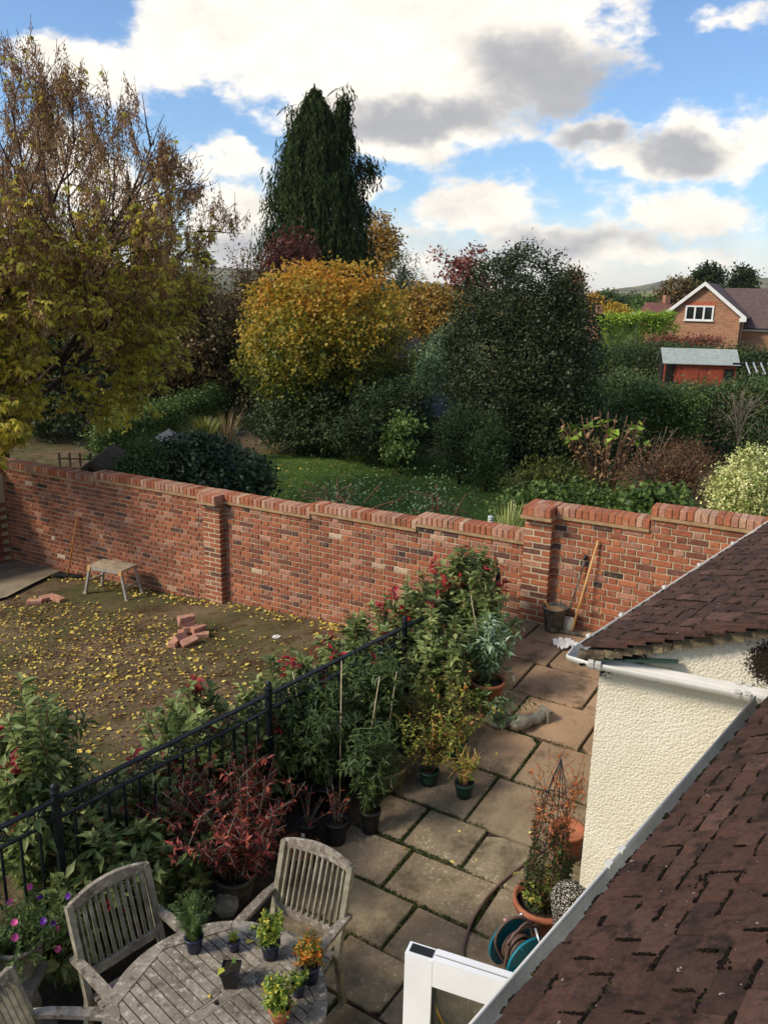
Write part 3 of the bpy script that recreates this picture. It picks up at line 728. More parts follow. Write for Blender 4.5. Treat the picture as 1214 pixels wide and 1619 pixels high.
# rounded white stub pier at the corner, black with mould
st = gp(905, 1398); t = MT('mouldy_render'); c = t.ramp(t.noise(95, 5, .75), [(.53, '#221b12'), (.59, '#ded8c6')]); t.bump(t.voro(95, 'SMOOTH_F1'), .8, .012); M_MOULD = t.done(c, .95, 0, .15)
pc = at(903, 1412, .80)
mb = MB(); prof = [(.10, 0), (.10, .62), (.12, .70), (.128, .75), (.118, .80), (.09, .83), (.05, .845), (0.0, .848)]
mb.lathe(prof, 20, (0, 0, 0), wob=.06, rng=np.random.default_rng(4))
sp_ = thing('gate_pier', 'rounded white rendered stub pier speckled with black mould against the cream wall corner', 'pier', (pc[0], pc[1], 0)); part('shaft', mb, M_MOULD, sp_, True)
part('base_block', MB().box((0, 0, .02), (.24, .24, .08)), M_CREAM, sp_)
# ------------------------------------------------------------------ iron fence
M_IRON = simple('black_iron', '#10141a', '#1c222a', 25, .5, .25, 80, .002, metal=.3)
fence = thing('iron_fence', 'black wrought iron fence with scroll frieze between the lawn and the potted plants', 'fence', (FO[0], FO[1], 0), math.atan2(FD[1], FD[0]))
posts_t = [-FL/3, 0] + [float((p[:2]-FO) @ FD) for p in FP[1:]]
def fz(t): p = FO+FD*t; return float(patio_z(p[0], p[1]))
R2Z = FZ-.135
for i, t in enumerate(posts_t):
    mb = MB().box((t, 0, (FZ+.05+fz(t)-.3)/2), (.042, .042, FZ+.05-fz(t)+.3))
    po = part('post', mb, M_IRON, fence)
    part('finial', MB().lathe([(.03, FZ+.05), (.034, FZ+.062), (.018, FZ+.072), (.027, FZ+.09), (.022, FZ+.11), (0, FZ+.122)], 12, (t, 0, 0)), M_IRON, po, True)
def spiral(cx, cz, r0, turns, sgn, n=16, a0=0.):
    return [(cx+sgn*math.cos(a0+2*math.pi*turns*k/n)*r0*(1-.72*k/n), 0, cz+math.sin(a0+2*math.pi*turns*k/n)*r0*(1-.72*k/n)) for k in range(n+1)]
for a, b in zip(posts_t[:-1], posts_t[1:]):
    L = b-a
    part('top_rail', MB().box(((a+b)/2, 0, FZ), (L-.043, .040, .014)), M_IRON, fence)
    part('second_rail', MB().box(((a+b)/2, 0, R2Z), (L-.043, .030, .012)), M_IRON, fence)
    part('bottom_rail', MB().beam((a+.022, 0, fz(a)+.07), (b-.022, 0, fz(b)+.07), .03, .012), M_IRON, fence)
    n = 15
    for i in range(1, n):
        t = a+L*i/n; part('baluster', MB().box((t, 0, (R2Z-.007+fz(t)+.075)/2), (.014, .014, R2Z-.007-fz(t)-.075)), M_IRON, fence)
    m = 7
    for i in range(m):
        t = a+L*(i+.5)/m
        mb = MB()
        for sg in (-1, 1):
            mb.tube(spiral(t+sg*.028, R2Z+.085, .036, 1.35, sg, a0=-math.pi*.5), .0055, 5)
            mb.tube([(t+sg*.028, 0, R2Z+.049), (t+sg*.055, 0, R2Z+.03), (t+sg*.085, 0, R2Z+.022), (t+sg*.105, 0, R2Z+.04), (t+sg*.095, 0, R2Z+.055)], .005, 5)
        part('scroll', mb, M_IRON, fence, True)
# ------------------------------------------------------------------ teak table and chairs
t = MT('weathered_teak'); tn = t.attr()
gv = t.N.new('ShaderNodeTexCoord').outputs['Object']
c = t.ramp(t.noise(7, 6, .7), [(.25, '#5c544a'), (.45, '#8a8072'), (.6, '#a39888'), (.78, '#bcb2a2')])
c = t.mix(.6, c, t.ramp(t.orand(), [(0, .55), (.5, .95), (1, 1.25)]), 'MULTIPLY')
c = t.mix(t.ramp(t.noise(30, 6, .75), [(.53, 0.), (.62, .8)]), c, lin('#c4bdab'))
c = t.mix(t.ramp(t.noise(14, 5, .7), [(.50, 0.), (.62, .75)]), c, lin('#3f3830'))
t.bump(t.noise(70, 6, .8), .6, .004); M_TEAK = t.done(c, .85, 0, .25)
t = MT('mossy_teak'); c = t.ramp(t.noise(9, 6, .7), [(.25, '#545144'), (.5, '#888270'), (.75, '#b0a995')])
c = t.mix(.6, c, t.ramp(t.orand(), [(0, .75), (.5, 1.0), (1, 1.15)]), 'MULTIPLY')
c = t.mix(t.ramp(t.noise(12, 4, .7), [(.52, 0.), (.7, .5)]), c, lin('#4e5230')); t.bump(t.noise(60, 6, .8), .6, .004); M_TEAK2 = t.done(c, .88, 0, .2)
TC = np.array((at(165, 1600, .74)[0]+at(515, 1590, .74)[0], 2*at(350, 1455, .74)[1]-2*.58, 0))/2; TR = .58; TZ = .74
b0 = at(282, 1618, TZ); b1 = at(447, 1498, TZ); TA = math.atan2(b1[1]-b0[1], b1[0]-b0[0])
table = thing('garden_table', 'round weathered grey slatted wooden garden table with small potted plants on top', 'table', (TC[0], TC[1], 0), TA)
ro = TR; ri = TR-.095; nS = 8; a0 = math.pi/8*0
inner = []
for k in range(nS):
    q0, q1 = a0+2*math.pi*k/nS+.004, a0+2*math.pi*(k+1)/nS-.004; rc = ri/math.cos(math.pi/nS)*.985
    arc = [(ro*math.cos(q0+(q1-q0)*i/8), ro*math.sin(q0+(q1-q0)*i/8)) for i in range(9)]
    part('rim_segment', MB().prism([(rc*math.cos(q0), rc*math.sin(q0))]+arc+[(rc*math.cos(q1), rc*math.sin(q1))], TZ-.03, TZ), M_TEAK, table)
    inner.append(np.array((rc*math.cos(a0+2*math.pi*k/nS), rc*math.sin(a0+2*math.pi*k/nS))))
part('centre_board', MB().box((-.30, 0, TZ-.0165), (.44, .07, .026)).box((.30, 0, TZ-.0165), (.44, .07, .026)).box((0, -.0275, TZ-.0165), (.16, .015, .026)).box((0, .0275, TZ-.0165), (.16, .015, .026)), M_TEAK, table)
mb = MB().lathe([(.0185, TZ-.03), (.0185, TZ-.002), (.022, TZ-.002), (.022, TZ-.03)], 16); part('parasol_hole', mb.box((-.05, 0, TZ-.0165), (.06, .036, .024)).box((.05, 0, TZ-.0165), (.06, .036, .024)), M_TEAK, table)
wd = .056
for sg in (-1, 1):
    x = -.56
    while x < .56:
        poly = [np.array((x+.0045, .038)), np.array((x+wd-.0045, .038)), np.array((x+wd-.0045, .6)), np.array((x+.0045, .6))]
        if sg < 0: poly = [np.array((p[0], -p[1])) for p in poly][::-1]
        for k in range(nS):
            e = inner[(k+1) % nS]-inner[k]; nn = np.array((-e[1], e[0])); nn /= np.linalg.norm(nn); poly = clip_poly(poly, inner[k]+nn*.004, nn) if len(poly) > 2 else poly
        if len(poly) >= 3 and abs(sum(poly[i][0]*poly[(i+1) % len(poly)][1]-poly[(i+1) % len(poly)][0]*poly[i][1] for i in range(len(poly)))) > .002:
            part('plank', MB().prism([tuple(p) for p in poly], TZ-.026, TZ-.002), M_TEAK, table)
        x += wd
for k in range(4):
    a = math.pi/4+k*math.pi/2; part('leg', MB().beam((.40*math.cos(a), .40*math.sin(a), 0), (.36*math.cos(a), .36*math.sin(a), TZ-.03), .05, .05, up=(0, 1, 0)), M_TEAK, table)
part('apron', MB().box((0, .33, TZ-.06), (.66, .022, .055)).box((0, -.33, TZ-.06), (.66, .022, .055)).box((.33, 0, TZ-.06), (.022, .63, .055)).box((-.33, 0, TZ-.06), (.022, .63, .055)), M_TEAK, table)

def make_chair(loc, rz, label):
    ch = thing('garden_chair', label, 'chair', loc, rz, 'wooden garden armchairs')
    W = .25; zt = .985
    by = lambda z: -.235-(max(z-.42, 0))*.27           # rear stile lean
    for sg in (-1, 1):
        mb = MB(); pts = [(sg*W, -.30, 0), (sg*W, by(.42), .42), (sg*W, by(.7), .7), (sg*W, by(zt), zt-.02)]
        for p, q in zip(pts[:-1], pts[1:]): mb.beam(p, q, .035, .045, up=(0, 1, .2))
        part('stile', mb, M_TEAK2, ch)
        part('leg', MB().beam((sg*(W+.01), .23, 0), (sg*(W+.01), .22, .625), .042, .042, up=(0, 1, 0)), M_TEAK2, ch)
        mb = MB(); ay = [(-.335, .655), (-.20, .668), (.0, .662), (.16, .648), (.275, .63)]; ws = [.045, .055, .06, .062, .05]
        vs = []
        for (yy, zz), w_ in zip(ay, ws):
            xo = sg*(W+.022); vs += [(xo-w_/2, yy, zz-.013), (xo+w_/2, yy, zz-.013), (xo+w_/2, yy, zz+.013), (xo-w_/2, yy, zz+.013)]
        fs = [(i*4+k, i*4+(k+1) % 4, (i+1)*4+(k+1) % 4, (i+1)*4+k) for i in range(4) for k in range(4)]+[(3, 2, 1, 0), (16, 17, 18, 19)]
        mb.add(vs, fs); part('armrest', mb, M_TEAK, ch)
    mb = MB(); n = 10; vs = []
    for i in range(n+1):
        x = -W+2*W*i/n; u = 1-(2*i/n-1)**2; yb = by(zt-.03)-.03*u; z0 = zt-.065+.012*u; z1 = zt-.012+.035*u
        vs += [(x, yb-.013, z0), (x, yb+.013, z0), (x, yb+.008, z1), (x, yb-.018, z1)]
    mb.add(vs, [(i*4+k, (i+1)*4+k, (i+1)*4+(k+1) % 4, i*4+(k+1) % 4) for i in range(n) for k in range(4)]+[(0, 1, 2, 3), (n*4+3, n*4+2, n*4+1, n*4)]); part('crest_rail', mb, M_TEAK, ch)
    part('lower_rail', MB().box((0, by(.55), .545), (2*W-.036, .026, .055)), M_TEAK, ch)
    for i in range(11):
        x = -W+.045+(2*W-.09)*i/10; u = 1-(2*(i+.5)/11-1)**2
        part('slat', MB().beam((x, by(.57)+.0, .57), (x, by(zt-.05)-.024*u, zt-.06+.012*u), .012, .026, up=(0, 1, .2)), M_TEAK2, ch)
    for i in range(8): part('seat_slat', MB().box((0, -.21+.062*i, .425-.012*math.sin(math.pi*i/7)), (2*W-.04, .052, .018)), M_TEAK, ch)
    part('seat_rail', MB().box((0, .225, .395), (2*W-.03, .024, .05)), M_TEAK2, ch); part('seat_rail', MB().box((0, -.225, .395), (2*W-.04, .024, .05)), M_TEAK2, ch)
    for sg in (-1, 1): part('seat_rail', MB().box((sg*(W-.02), 0, .36), (.022, .42, .045)), M_TEAK2, ch)
    return ch
def chair_at(pa, pb, label, flip=1):
    a = at(*pa, .975); b = at(*pb, .975); m = (a+b)/2; d = (b-a)[:2]; d /= np.linalg.norm(d); f = np.array((-d[1], d[0])); 
    if f @ (TC[:2]-m[:2]) < 0: f = -f
    # chair faces +Y locally; crest sits at y = by(.975)
    yb = -.235-(.975-.42)*.27; o = m[:2]-f*yb; return make_chair((o[0], o[1], 0), math.atan2(f[1], f[0])-math.pi/2, label)
chair_at((113, 1428), (226, 1365), 'weathered wooden armchair backing onto the grey lavender bush')
chair_at((458, 1328), (547, 1364), 'weathered wooden armchair backing onto the paving by the black plant pots')
chair_at((13, 1530), (-62, 1668), 'weathered wooden armchair beside the stone urn of petunias')
# ------------------------------------------------------------------ foliage helpers
T4 = (np.array([(0, 0, 0), (.5, .42, .10), (0, 1, -.06), (-.5, .42, .10)]), np.array([(0, 1, 2, 3)]))
T5 = (np.array([(0, 0, 0), (.5, .45, .10), (0, 1, -.12), (-.5, .45, .10), (0, .45, -.02)]), np.array([(0, 1, 4), (1, 2, 4), (2, 3, 4), (3, 0, 4)]))
TLOBE = (np.array([(0, 0, 0), (.5, .25, .06), (.28, .55, .0), (0, 1, -.1), (-.28, .55, .0), (-.5, .25, .06)]), np.array([(0, 1, 2), (0, 2, 3), (0, 3, 4), (0, 4, 5)]))
def unit(v): return v/(np.linalg.norm(v, axis=-1, keepdims=True)+1e-9)
def leaves(P, D, Nn, length, width, tone, tpl=T4):
    """P,D,Nn (n,3) base, direction, up-side; length,width (n,)"""
    P = np.asarray(P, float); n = len(P); D = unit(np.asarray(D, float)); S = unit(np.cross(D, Nn)); Nn = np.cross(S, D)
    length = np.broadcast_to(length, n)[:, None, None]; width = np.broadcast_to(width, n)[:, None, None]
    tv, tf = tpl
    V = P[:, None]+S[:, None]*(tv[None, :, 0:1]*width)+D[:, None]*(tv[None, :, 1:2]*length)+Nn[:, None]*(tv[None, :, 2:3]*length)
    k = len(tv); F = (tf[None]+(np.arange(n)*k)[:, None, None]).reshape(-1, tf.shape[1])
    return V.reshape(-1, 3), F, np.repeat(tone, len(tf))
def join(parts):
    Vs, Fs, Ts, o = [], [], [], 0
    for V, F, T in parts: Vs.append(V); Fs.append(F+o); Ts.append(T); o += len(V)
    return np.concatenate(Vs), np.concatenate(Fs), np.concatenate(Ts)
def rdir(rng, n, zb=0.0):
    d = rng.normal(size=(n, 3)); d[:, 2] += zb; return unit(d)
def fol(name, VFT, mat, parent, off=None):
    V, F, T = VFT
    if off is not None: V = V-np.asarray(off)
    return obj(name, np_mesh(name, V, F, np.clip(T, 0, 1), mat), parent)
def bez(a, b, c, n=6):
    return [(1-t)**2*np.array(a)+2*t*(1-t)*np.array(b)+t*t*np.array(c) for t in np.linspace(0, 1, n)]
def lumpy(rng, d, amp, k=5):
    """smooth lobes on a direction field"""
    f = np.zeros(len(d))
    for i in range(k):
        w = rng.normal(size=3)*2.6; f += np.sin(d @ w+rng.random()*6.28)
    return 1+amp*f/math.sqrt(k)
M_BARK = simple('bark', '#2b231b', '#4a3d2f', 9, .95, .8, 40, .02)
M_TWIG = simple('twig', '#4a3524', '#6b4d33', 9, .9, .3, 40)
M_TWIGG = simple('grey_twig', '#5d5549', '#857b6c', 9, .9, .3, 40)
M_STEMG = simple('green_stem', '#3a4a22', '#59692f', 9, .7, .2, 40)
def L(name, *cols, **k):
    n = len(cols); return leafmat(name, [(i/(n-1), tuple(v*1.32 for v in lin(c))) for i, c in enumerate(cols)], **k)
LM = {
 'maple': L('boxelder_leaf', '#72762e', '#949438', '#b8ae46', '#ccbe54', '#a49c4a', trans=.55),
 'keys': L('dry_keys', '#5c452f', '#7d5d3e', '#94724e', '#a3865f', trans=.35),
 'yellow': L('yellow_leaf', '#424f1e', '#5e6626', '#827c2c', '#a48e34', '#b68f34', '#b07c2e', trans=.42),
 'conifer': L('conifer_spray', '#1b2512', '#27331a', '#354222', '#48522d', rough=.85, spec=.08),
 'holly': L('holly_leaf', '#1c2614', '#27331a', '#344222', '#46532e', rough=.5),
 'dark': L('dark_leaf', '#26331b', '#354522', '#47562c', rough=.6),
 'mid': L('mid_leaf', '#2f4022', '#42552a', '#576a35', '#6e7c42'),
 'bright': L('bright_leaf', '#384a20', '#50642c', '#6b7f3c', '#869852'),
 'lime': L('lime_hedge', '#4a5f1c', '#677f28', '#86a032', '#9db03e'),
 'brownleaf': L('brown_leaf', '#38301c', '#544325', '#6b5630', '#4e4a26'),
 'orange': L('orange_leaf', '#5e5626', '#80662c', '#98722e', '#a08438'),
 'red': L('red_leaf', '#402420', '#5c302a', '#743e34', '#865242', trans=.3),
 'redshrub': L('red_shrub_leaf', '#3a3220', '#46241e', '#602a24', '#78322b', '#8c3c30', '#a45a3c', trans=.3),
 'photinia': L('photinia_leaf', '#414f28', '#596a38', '#72804a', '#899459', '#9ba368', rough=.45, trans=.38),
 'photred': L('photinia_red_tip', '#6d1a1c', '#94262a', '#a8363a', rough=.4),
 'variegated': L('variegated_leaf', '#3c5523', '#6a7f3a', '#a3a860', '#cdca8c', '#d9d6a4'),
 'ivy': L('ivy_leaf', '#182213', '#24331a', '#35472a', '#5c6640', '#84875c', rough=.35),
 'grassy': L('grass_blade', '#37421d', '#555c26', '#7a7736', '#98904c'),
 'tan': L('dry_grass', '#4a3c28', '#625033', '#7c6743', '#8c7a54'),
 'lavender': L('lavender_leaf', '#3f4a3a', '#59664f', '#737d68'),
 'rosemary': L('rosemary_leaf', '#2d3f1e', '#43562a', '#5d6e38'),
 'tablegreen': L('box_leaf', '#2f4519', '#4b6422', '#6b8030', '#8f9a3c', '#b9a63a'),
 'tableorange': L('turning_leaf', '#38501e', '#5d6e2a', '#8c7a2c', '#b9742c', '#c25f28'),
 'buddleia': L('silver_leaf', '#3b5230', '#567048', '#7d9271', '#a8b6a0'),
 'blueberry': L('berry_leaf', '#3c4f1d', '#57692a', '#7a8236', '#98923c', '#a0672e'),
 'pepper': L('pepper_leaf', '#28361b', '#3a4b25', '#4d5e31'),
 'litter': L('fallen_leaf', '#463526', '#604a30', '#80613a', '#ac9240', '#c4aa4a', '#ccb860', trans=.1),
 'moss': L('joint_moss', '#26301a', '#38461f', '#4c5c2a'),
 'spirea': L('brown_spirea', '#3f2a1c', '#5a3b28', '#6f4c34', '#5d5632'),
 'petunia': L('petunia_flower', '#3a1f63', '#5b2a86', '#a33c78', '#c24f86'),
 'russet': L('russet_leaf', '#5a3a24', '#8b4f2c', '#b4683a', '#c07a4a'),
}
def crown(rng, center, rad, nclump, per, cr, ll, lw, mat_tones=(.0, 1.), lump=.16, shell=.55, droop=.2, tpl=T4, flat=0.0, tvar=.22, zcut=None, toneup=0.0):
    """leaf clumps spread through an uneven ellipsoid; returns clump centres and V,F,T"""
    d = rdir(rng, nclump); r = shell+(1-shell)*rng.random(nclump)**.6; r = np.where(rng.random(nclump) < .25, rng.random(nclump)**.5*shell, r)
    C = d*(r*lumpy(rng, d, lump))[:, None]*np.asarray(rad)+np.asarray(center)
    if zcut is not None: C = C[C[:, 2] > zcut]
    n = len(C)*per; ci = np.repeat(np.arange(len(C)), per)
    P = C[ci]+rng.normal(size=(n, 3))*cr*np.array((1, 1, .75))
    out = unit((P-np.asarray(center))/np.asarray(rad))
    D = unit(rdir(rng, n)+out*.6+np.array((0, 0, -droop))); Nn = unit(out*.5+rdir(rng, n)*.8+np.array((0, 0, .7)))
    ct = rng.random(len(C)); tone = mat_tones[0]+(mat_tones[1]-mat_tones[0])*np.clip(.5+(ct[ci]-.5)*.7+rng.normal(size=n)*tvar+toneup*out[:, 2], 0, 1)
    s = rng.uniform(.7, 1.25, n); return C, leaves(P, D, Nn, ll*s, lw*s, tone, tpl)
def limbs(rng, base, top, C, n, r0, tr=.012):
    mb = MB(); base = np.array(base, float); top = np.array(top, float)
    pts = [base, base*.6+top*.4+rng.normal(size=3)*.05, top]; mb.tube(pts, [r0, r0*.8, r0*.55], 8)
    lm = MB(); idx = rng.choice(len(C), min(n, len(C)), replace=False)
    for i in idx:
        u = rng.uniform(.25, 1); s = base*(1-u)+top*u; c = C[i]; m = s*.45+c*.55+np.array((0, 0, .12*np.linalg.norm(c-s)))
        lm.tube(bez(s, m, c, 6), np.linspace(r0*.3*(1.2-u*.5), tr, 6), 5)
    return mb, lm
def tree(name, label, base, center, rad, mat, nclump, per, cr, ll, lw, rng, trunk=.12, limbn=18, cat='tree', group=None, bark=None, crown_name='crown', **k):
    base = np.asarray(base, float); C, VFT = crown(rng, center, rad, nclump, per, cr, ll, lw, **k)
    th = thing(name, label, cat, base, group=group)
    fol(crown_name, VFT, LM[mat], th, base)
    top = np.array(center, float)*1.0; top[2] += rad[2]*.25
    tb, lb = limbs(rng, base*0, top-base, C-base, limbn, trunk)
    part('trunk' if cat == 'tree' else 'stem', tb, bark or M_BARK, th, True)
    if limbn: part('limbs' if cat == 'tree' else 'branches', lb, bark or M_BARK, th, True)
    return th, C
def stems(rng, n, h, spread, lean=(0, 0), n_pts=6, base_r=.04, curve=.3, hv=.25):
    out = []
    for i in range(n):
        a = rng.random()*6.283; q = math.sqrt(rng.random()); hh = h*(1-hv*q*rng.uniform(.5, 1.4)); d = np.array((math.cos(a), math.sin(a)))*spread*q
        b = np.array((math.cos(a), math.sin(a), 0))*base_r*q; e = np.array((d[0]+lean[0], d[1]+lean[1], hh)); m = np.array((d[0]*curve, d[1]*curve, hh*.55))+rng.normal(size=3)*.03*h
        out.append(bez(b, m, e, n_pts))
    return out
def leafy(rng, st, step, ll, lw, start=.25, whorl=1, ang=1.0, droop=.3, tones=(0, 1), tpl=T5, tvar=.25, tipfrac=0.0):
    """leaves set along stems; returns VFT (and VFT of the tips if tipfrac)"""
    P, D, Nn, T, isTip = [], [], [], [], []
    for s in st:
        s = np.array(s); sg = np.linalg.norm(np.diff(s, axis=0), axis=1); tl = sg.sum(); cum = np.concatenate([[0], np.cumsum(sg)]); base_t = rng.random(); tip = rng.random() < tipfrac
        n = max(1, int(tl*(1-start)/step))
        for i in range(n):
            q = tl*start+(i+rng.random()*.6)*step; q = min(q, tl); j = min(np.searchsorted(cum, q)-1, len(sg)-1); j = max(j, 0); f = (q-cum[j])/(sg[j]+1e-9)
            p = s[j]*(1-f)+s[j+1]*f; ax = unit(s[j+1]-s[j])
            for w in range(whorl):
                r_ = rdir(rng, 1)[0]; r_ = unit(r_-ax*(r_ @ ax)); d = r_*ang+ax*rng.uniform(.3, .9)+np.array((0, 0, -droop*rng.random()))
                P.append(p); D.append(d); Nn.append(unit(ax+rng.normal(size=3)*.35+np.array((0, 0, .4)))); T.append(np.clip(.5+(base_t-.5)*.5+rng.normal()*tvar, 0, 1)); isTip.append(tip and q > tl*.88)
    P, D, Nn, T, isTip = map(np.array, (P, D, Nn, T, isTip)); T = tones[0]+(tones[1]-tones[0])*T
    def mk(m):
        n = int(m.sum()); s = rng.uniform(.65, 1.2, n); return leaves(P[m], D[m], Nn[m], ll*s, lw*s, T[m], tpl) if n else None
    return mk(~isTip), mk(isTip)
def stemmesh(st, r0=.006, r1=.002, n=5):
    mb = MB()
    for s in st: mb.tube(s, np.linspace(r0, r1, len(s)), n)
    return mb
# ------------------------------------------------------------------ garden beyond the wall
def bbox(x0, y0, x1, y1, D, depth=1.0):
    a = atd(x0, (y0+y1)/2, D); b = atd(x1, (y0+y1)/2, D); t = atd((x0+x1)/2, y0, D); u = atd((x0+x1)/2, y1, D)
    c = np.array(((a[0]+b[0])/2, D, (t[2]+u[2])/2)); rx = (b[0]-a[0])/2; return c, (rx, rx*depth, (t[2]-u[2])/2)
def bush(name, label, box, D, mat, nclump, per, cr, ll, lw, seed, depth=.8, cat='shrub', trunk=.05, limbn=10, gz=None, group=None, **k):
    rng = np.random.default_rng(seed); c, rad = bbox(*box, D, depth); g = float(lawn_z(c[0], c[1])) if gz is None else gz
    return tree(name, label, (c[0], c[1], g), c, rad, mat, nclump, per, cr, ll, lw, rng, trunk=trunk, limbn=limbn, cat=cat, group=group, **k)
# --- tall weeping conifer
def conifer():
    rng = np.random.default_rng(31); D = 45.0; top = atd(497, 132, D); base = atd(508, 470, D); base[2] = 0; root = base
    th = thing('cypress_tree', 'tall dark weeping cypress towering behind the yellow maple', 'tree', base)
    spine = [(base+(top-base)*t) for t in np.linspace(0, 1, 8)]
    part('trunk', MB().tube([p-base for p in spine], np.linspace(.45, .04, 8), 8), M_BARK, th, True)
    H_ = top[2]; n = 3000; P = []; DD_ = []; LL_ = []; lm = MB()
    # half-width of the outline against height (fraction of height above 2 m)
    def hw(f): return np.interp(f, [0, .15, .28, .45, .65, .80, .88, .95, 1], [3.4, 3.3, 3.1, 2.85, 2.35, 1.65, 1.2, .55, .04])
    tips = []
    for i in range(n):
        f = rng.random()**1.15; a = rng.random()*6.283; z = 1.5+f*(H_-1.7); R = hw(f)*(.55+.47*rng.random())*(1+.10*math.sin(a*3+f*9)); ax = spine[0]+(top-base)*(z/H_)
        e = np.array((ax[0]+math.cos(a)*R, ax[1]+math.sin(a)*R*.9, z)); tips.append((ax, e, a))
    # second leader and stray side branches
    for i in range(70):
        f = rng.random(); z = H_*(.80+.17*f); c = atd(541, 150, D); ax = np.array((c[0], D, z)); a = rng.random()*6.283; R = .55*(1-f*.75); tips.append((ax, ax+np.array((math.cos(a)*R, math.sin(a)*R, 0)), a))
    for (px, py, ln) in ((585, 262, 12), (572, 250, 10), (468, 170, 5), (548, 140, 5)):
        c = atd(px, py, D)
        for i in range(ln): tips.append((c-np.array((1., 0, .2)), c+rng.normal(size=3)*np.array((.22, .22, .12)), rng.random()*6.28))
    Ps, Ds, Ns, Ls, Ws, Ts = [], [], [], [], [], []
    for k, (ax, e, a) in enumerate(tips):
        if k % 6 == 0 or k >= n: lm.tube(bez(ax-base+np.array((0, 0, -.2)), (ax+e)/2-base+np.array((0, 0, .3)), e-base, 4), [.05, .035, .025, .012] if k < n else [.012, .010, .008, .005], 4)
        m = 26; t0 = rng.random(); nst = 3
        for s in range(nst):
            tp_ = min(1., .25+np.linalg.norm((e-ax)[:2])/1.6); off = rng.normal(size=3)*np.array((.26, .26, .15))*tp_; ln = rng.uniform(.6, 1.3)*(.45+.55*tp_)
            q = np.linspace(0, 1, m//nst); pts = e+off+np.stack([rng.normal(size=len(q))*.05, rng.normal(size=len(q))*.05, -q*ln], 1)
            Ps.append(pts); dd = rdir(rng, len(q))*.55+np.array((math.cos(a)*.25, math.sin(a)*.25, -1.)); Ds.append(dd); Ns.append(unit(np.array((math.cos(a), math.sin(a), .2))+rng.normal(size=(len(q), 3))*.6)); Ls.append(rng.uniform(.2, .34, len(q))); Ws.append(rng.uniform(.05, .10, len(q))); Ts.append(np.clip(t0*.6+rng.random(len(q))*.4, 0, 1))
    V, F, T = leaves(np.concatenate(Ps), np.concatenate(Ds), np.concatenate(Ns), np.concatenate(Ls), np.concatenate(Ws), np.concatenate(Ts))
    fol('crown', (V, F, T), LM['conifer'], th, base); part('limbs', lm, M_BARK, th, True)
conifer()
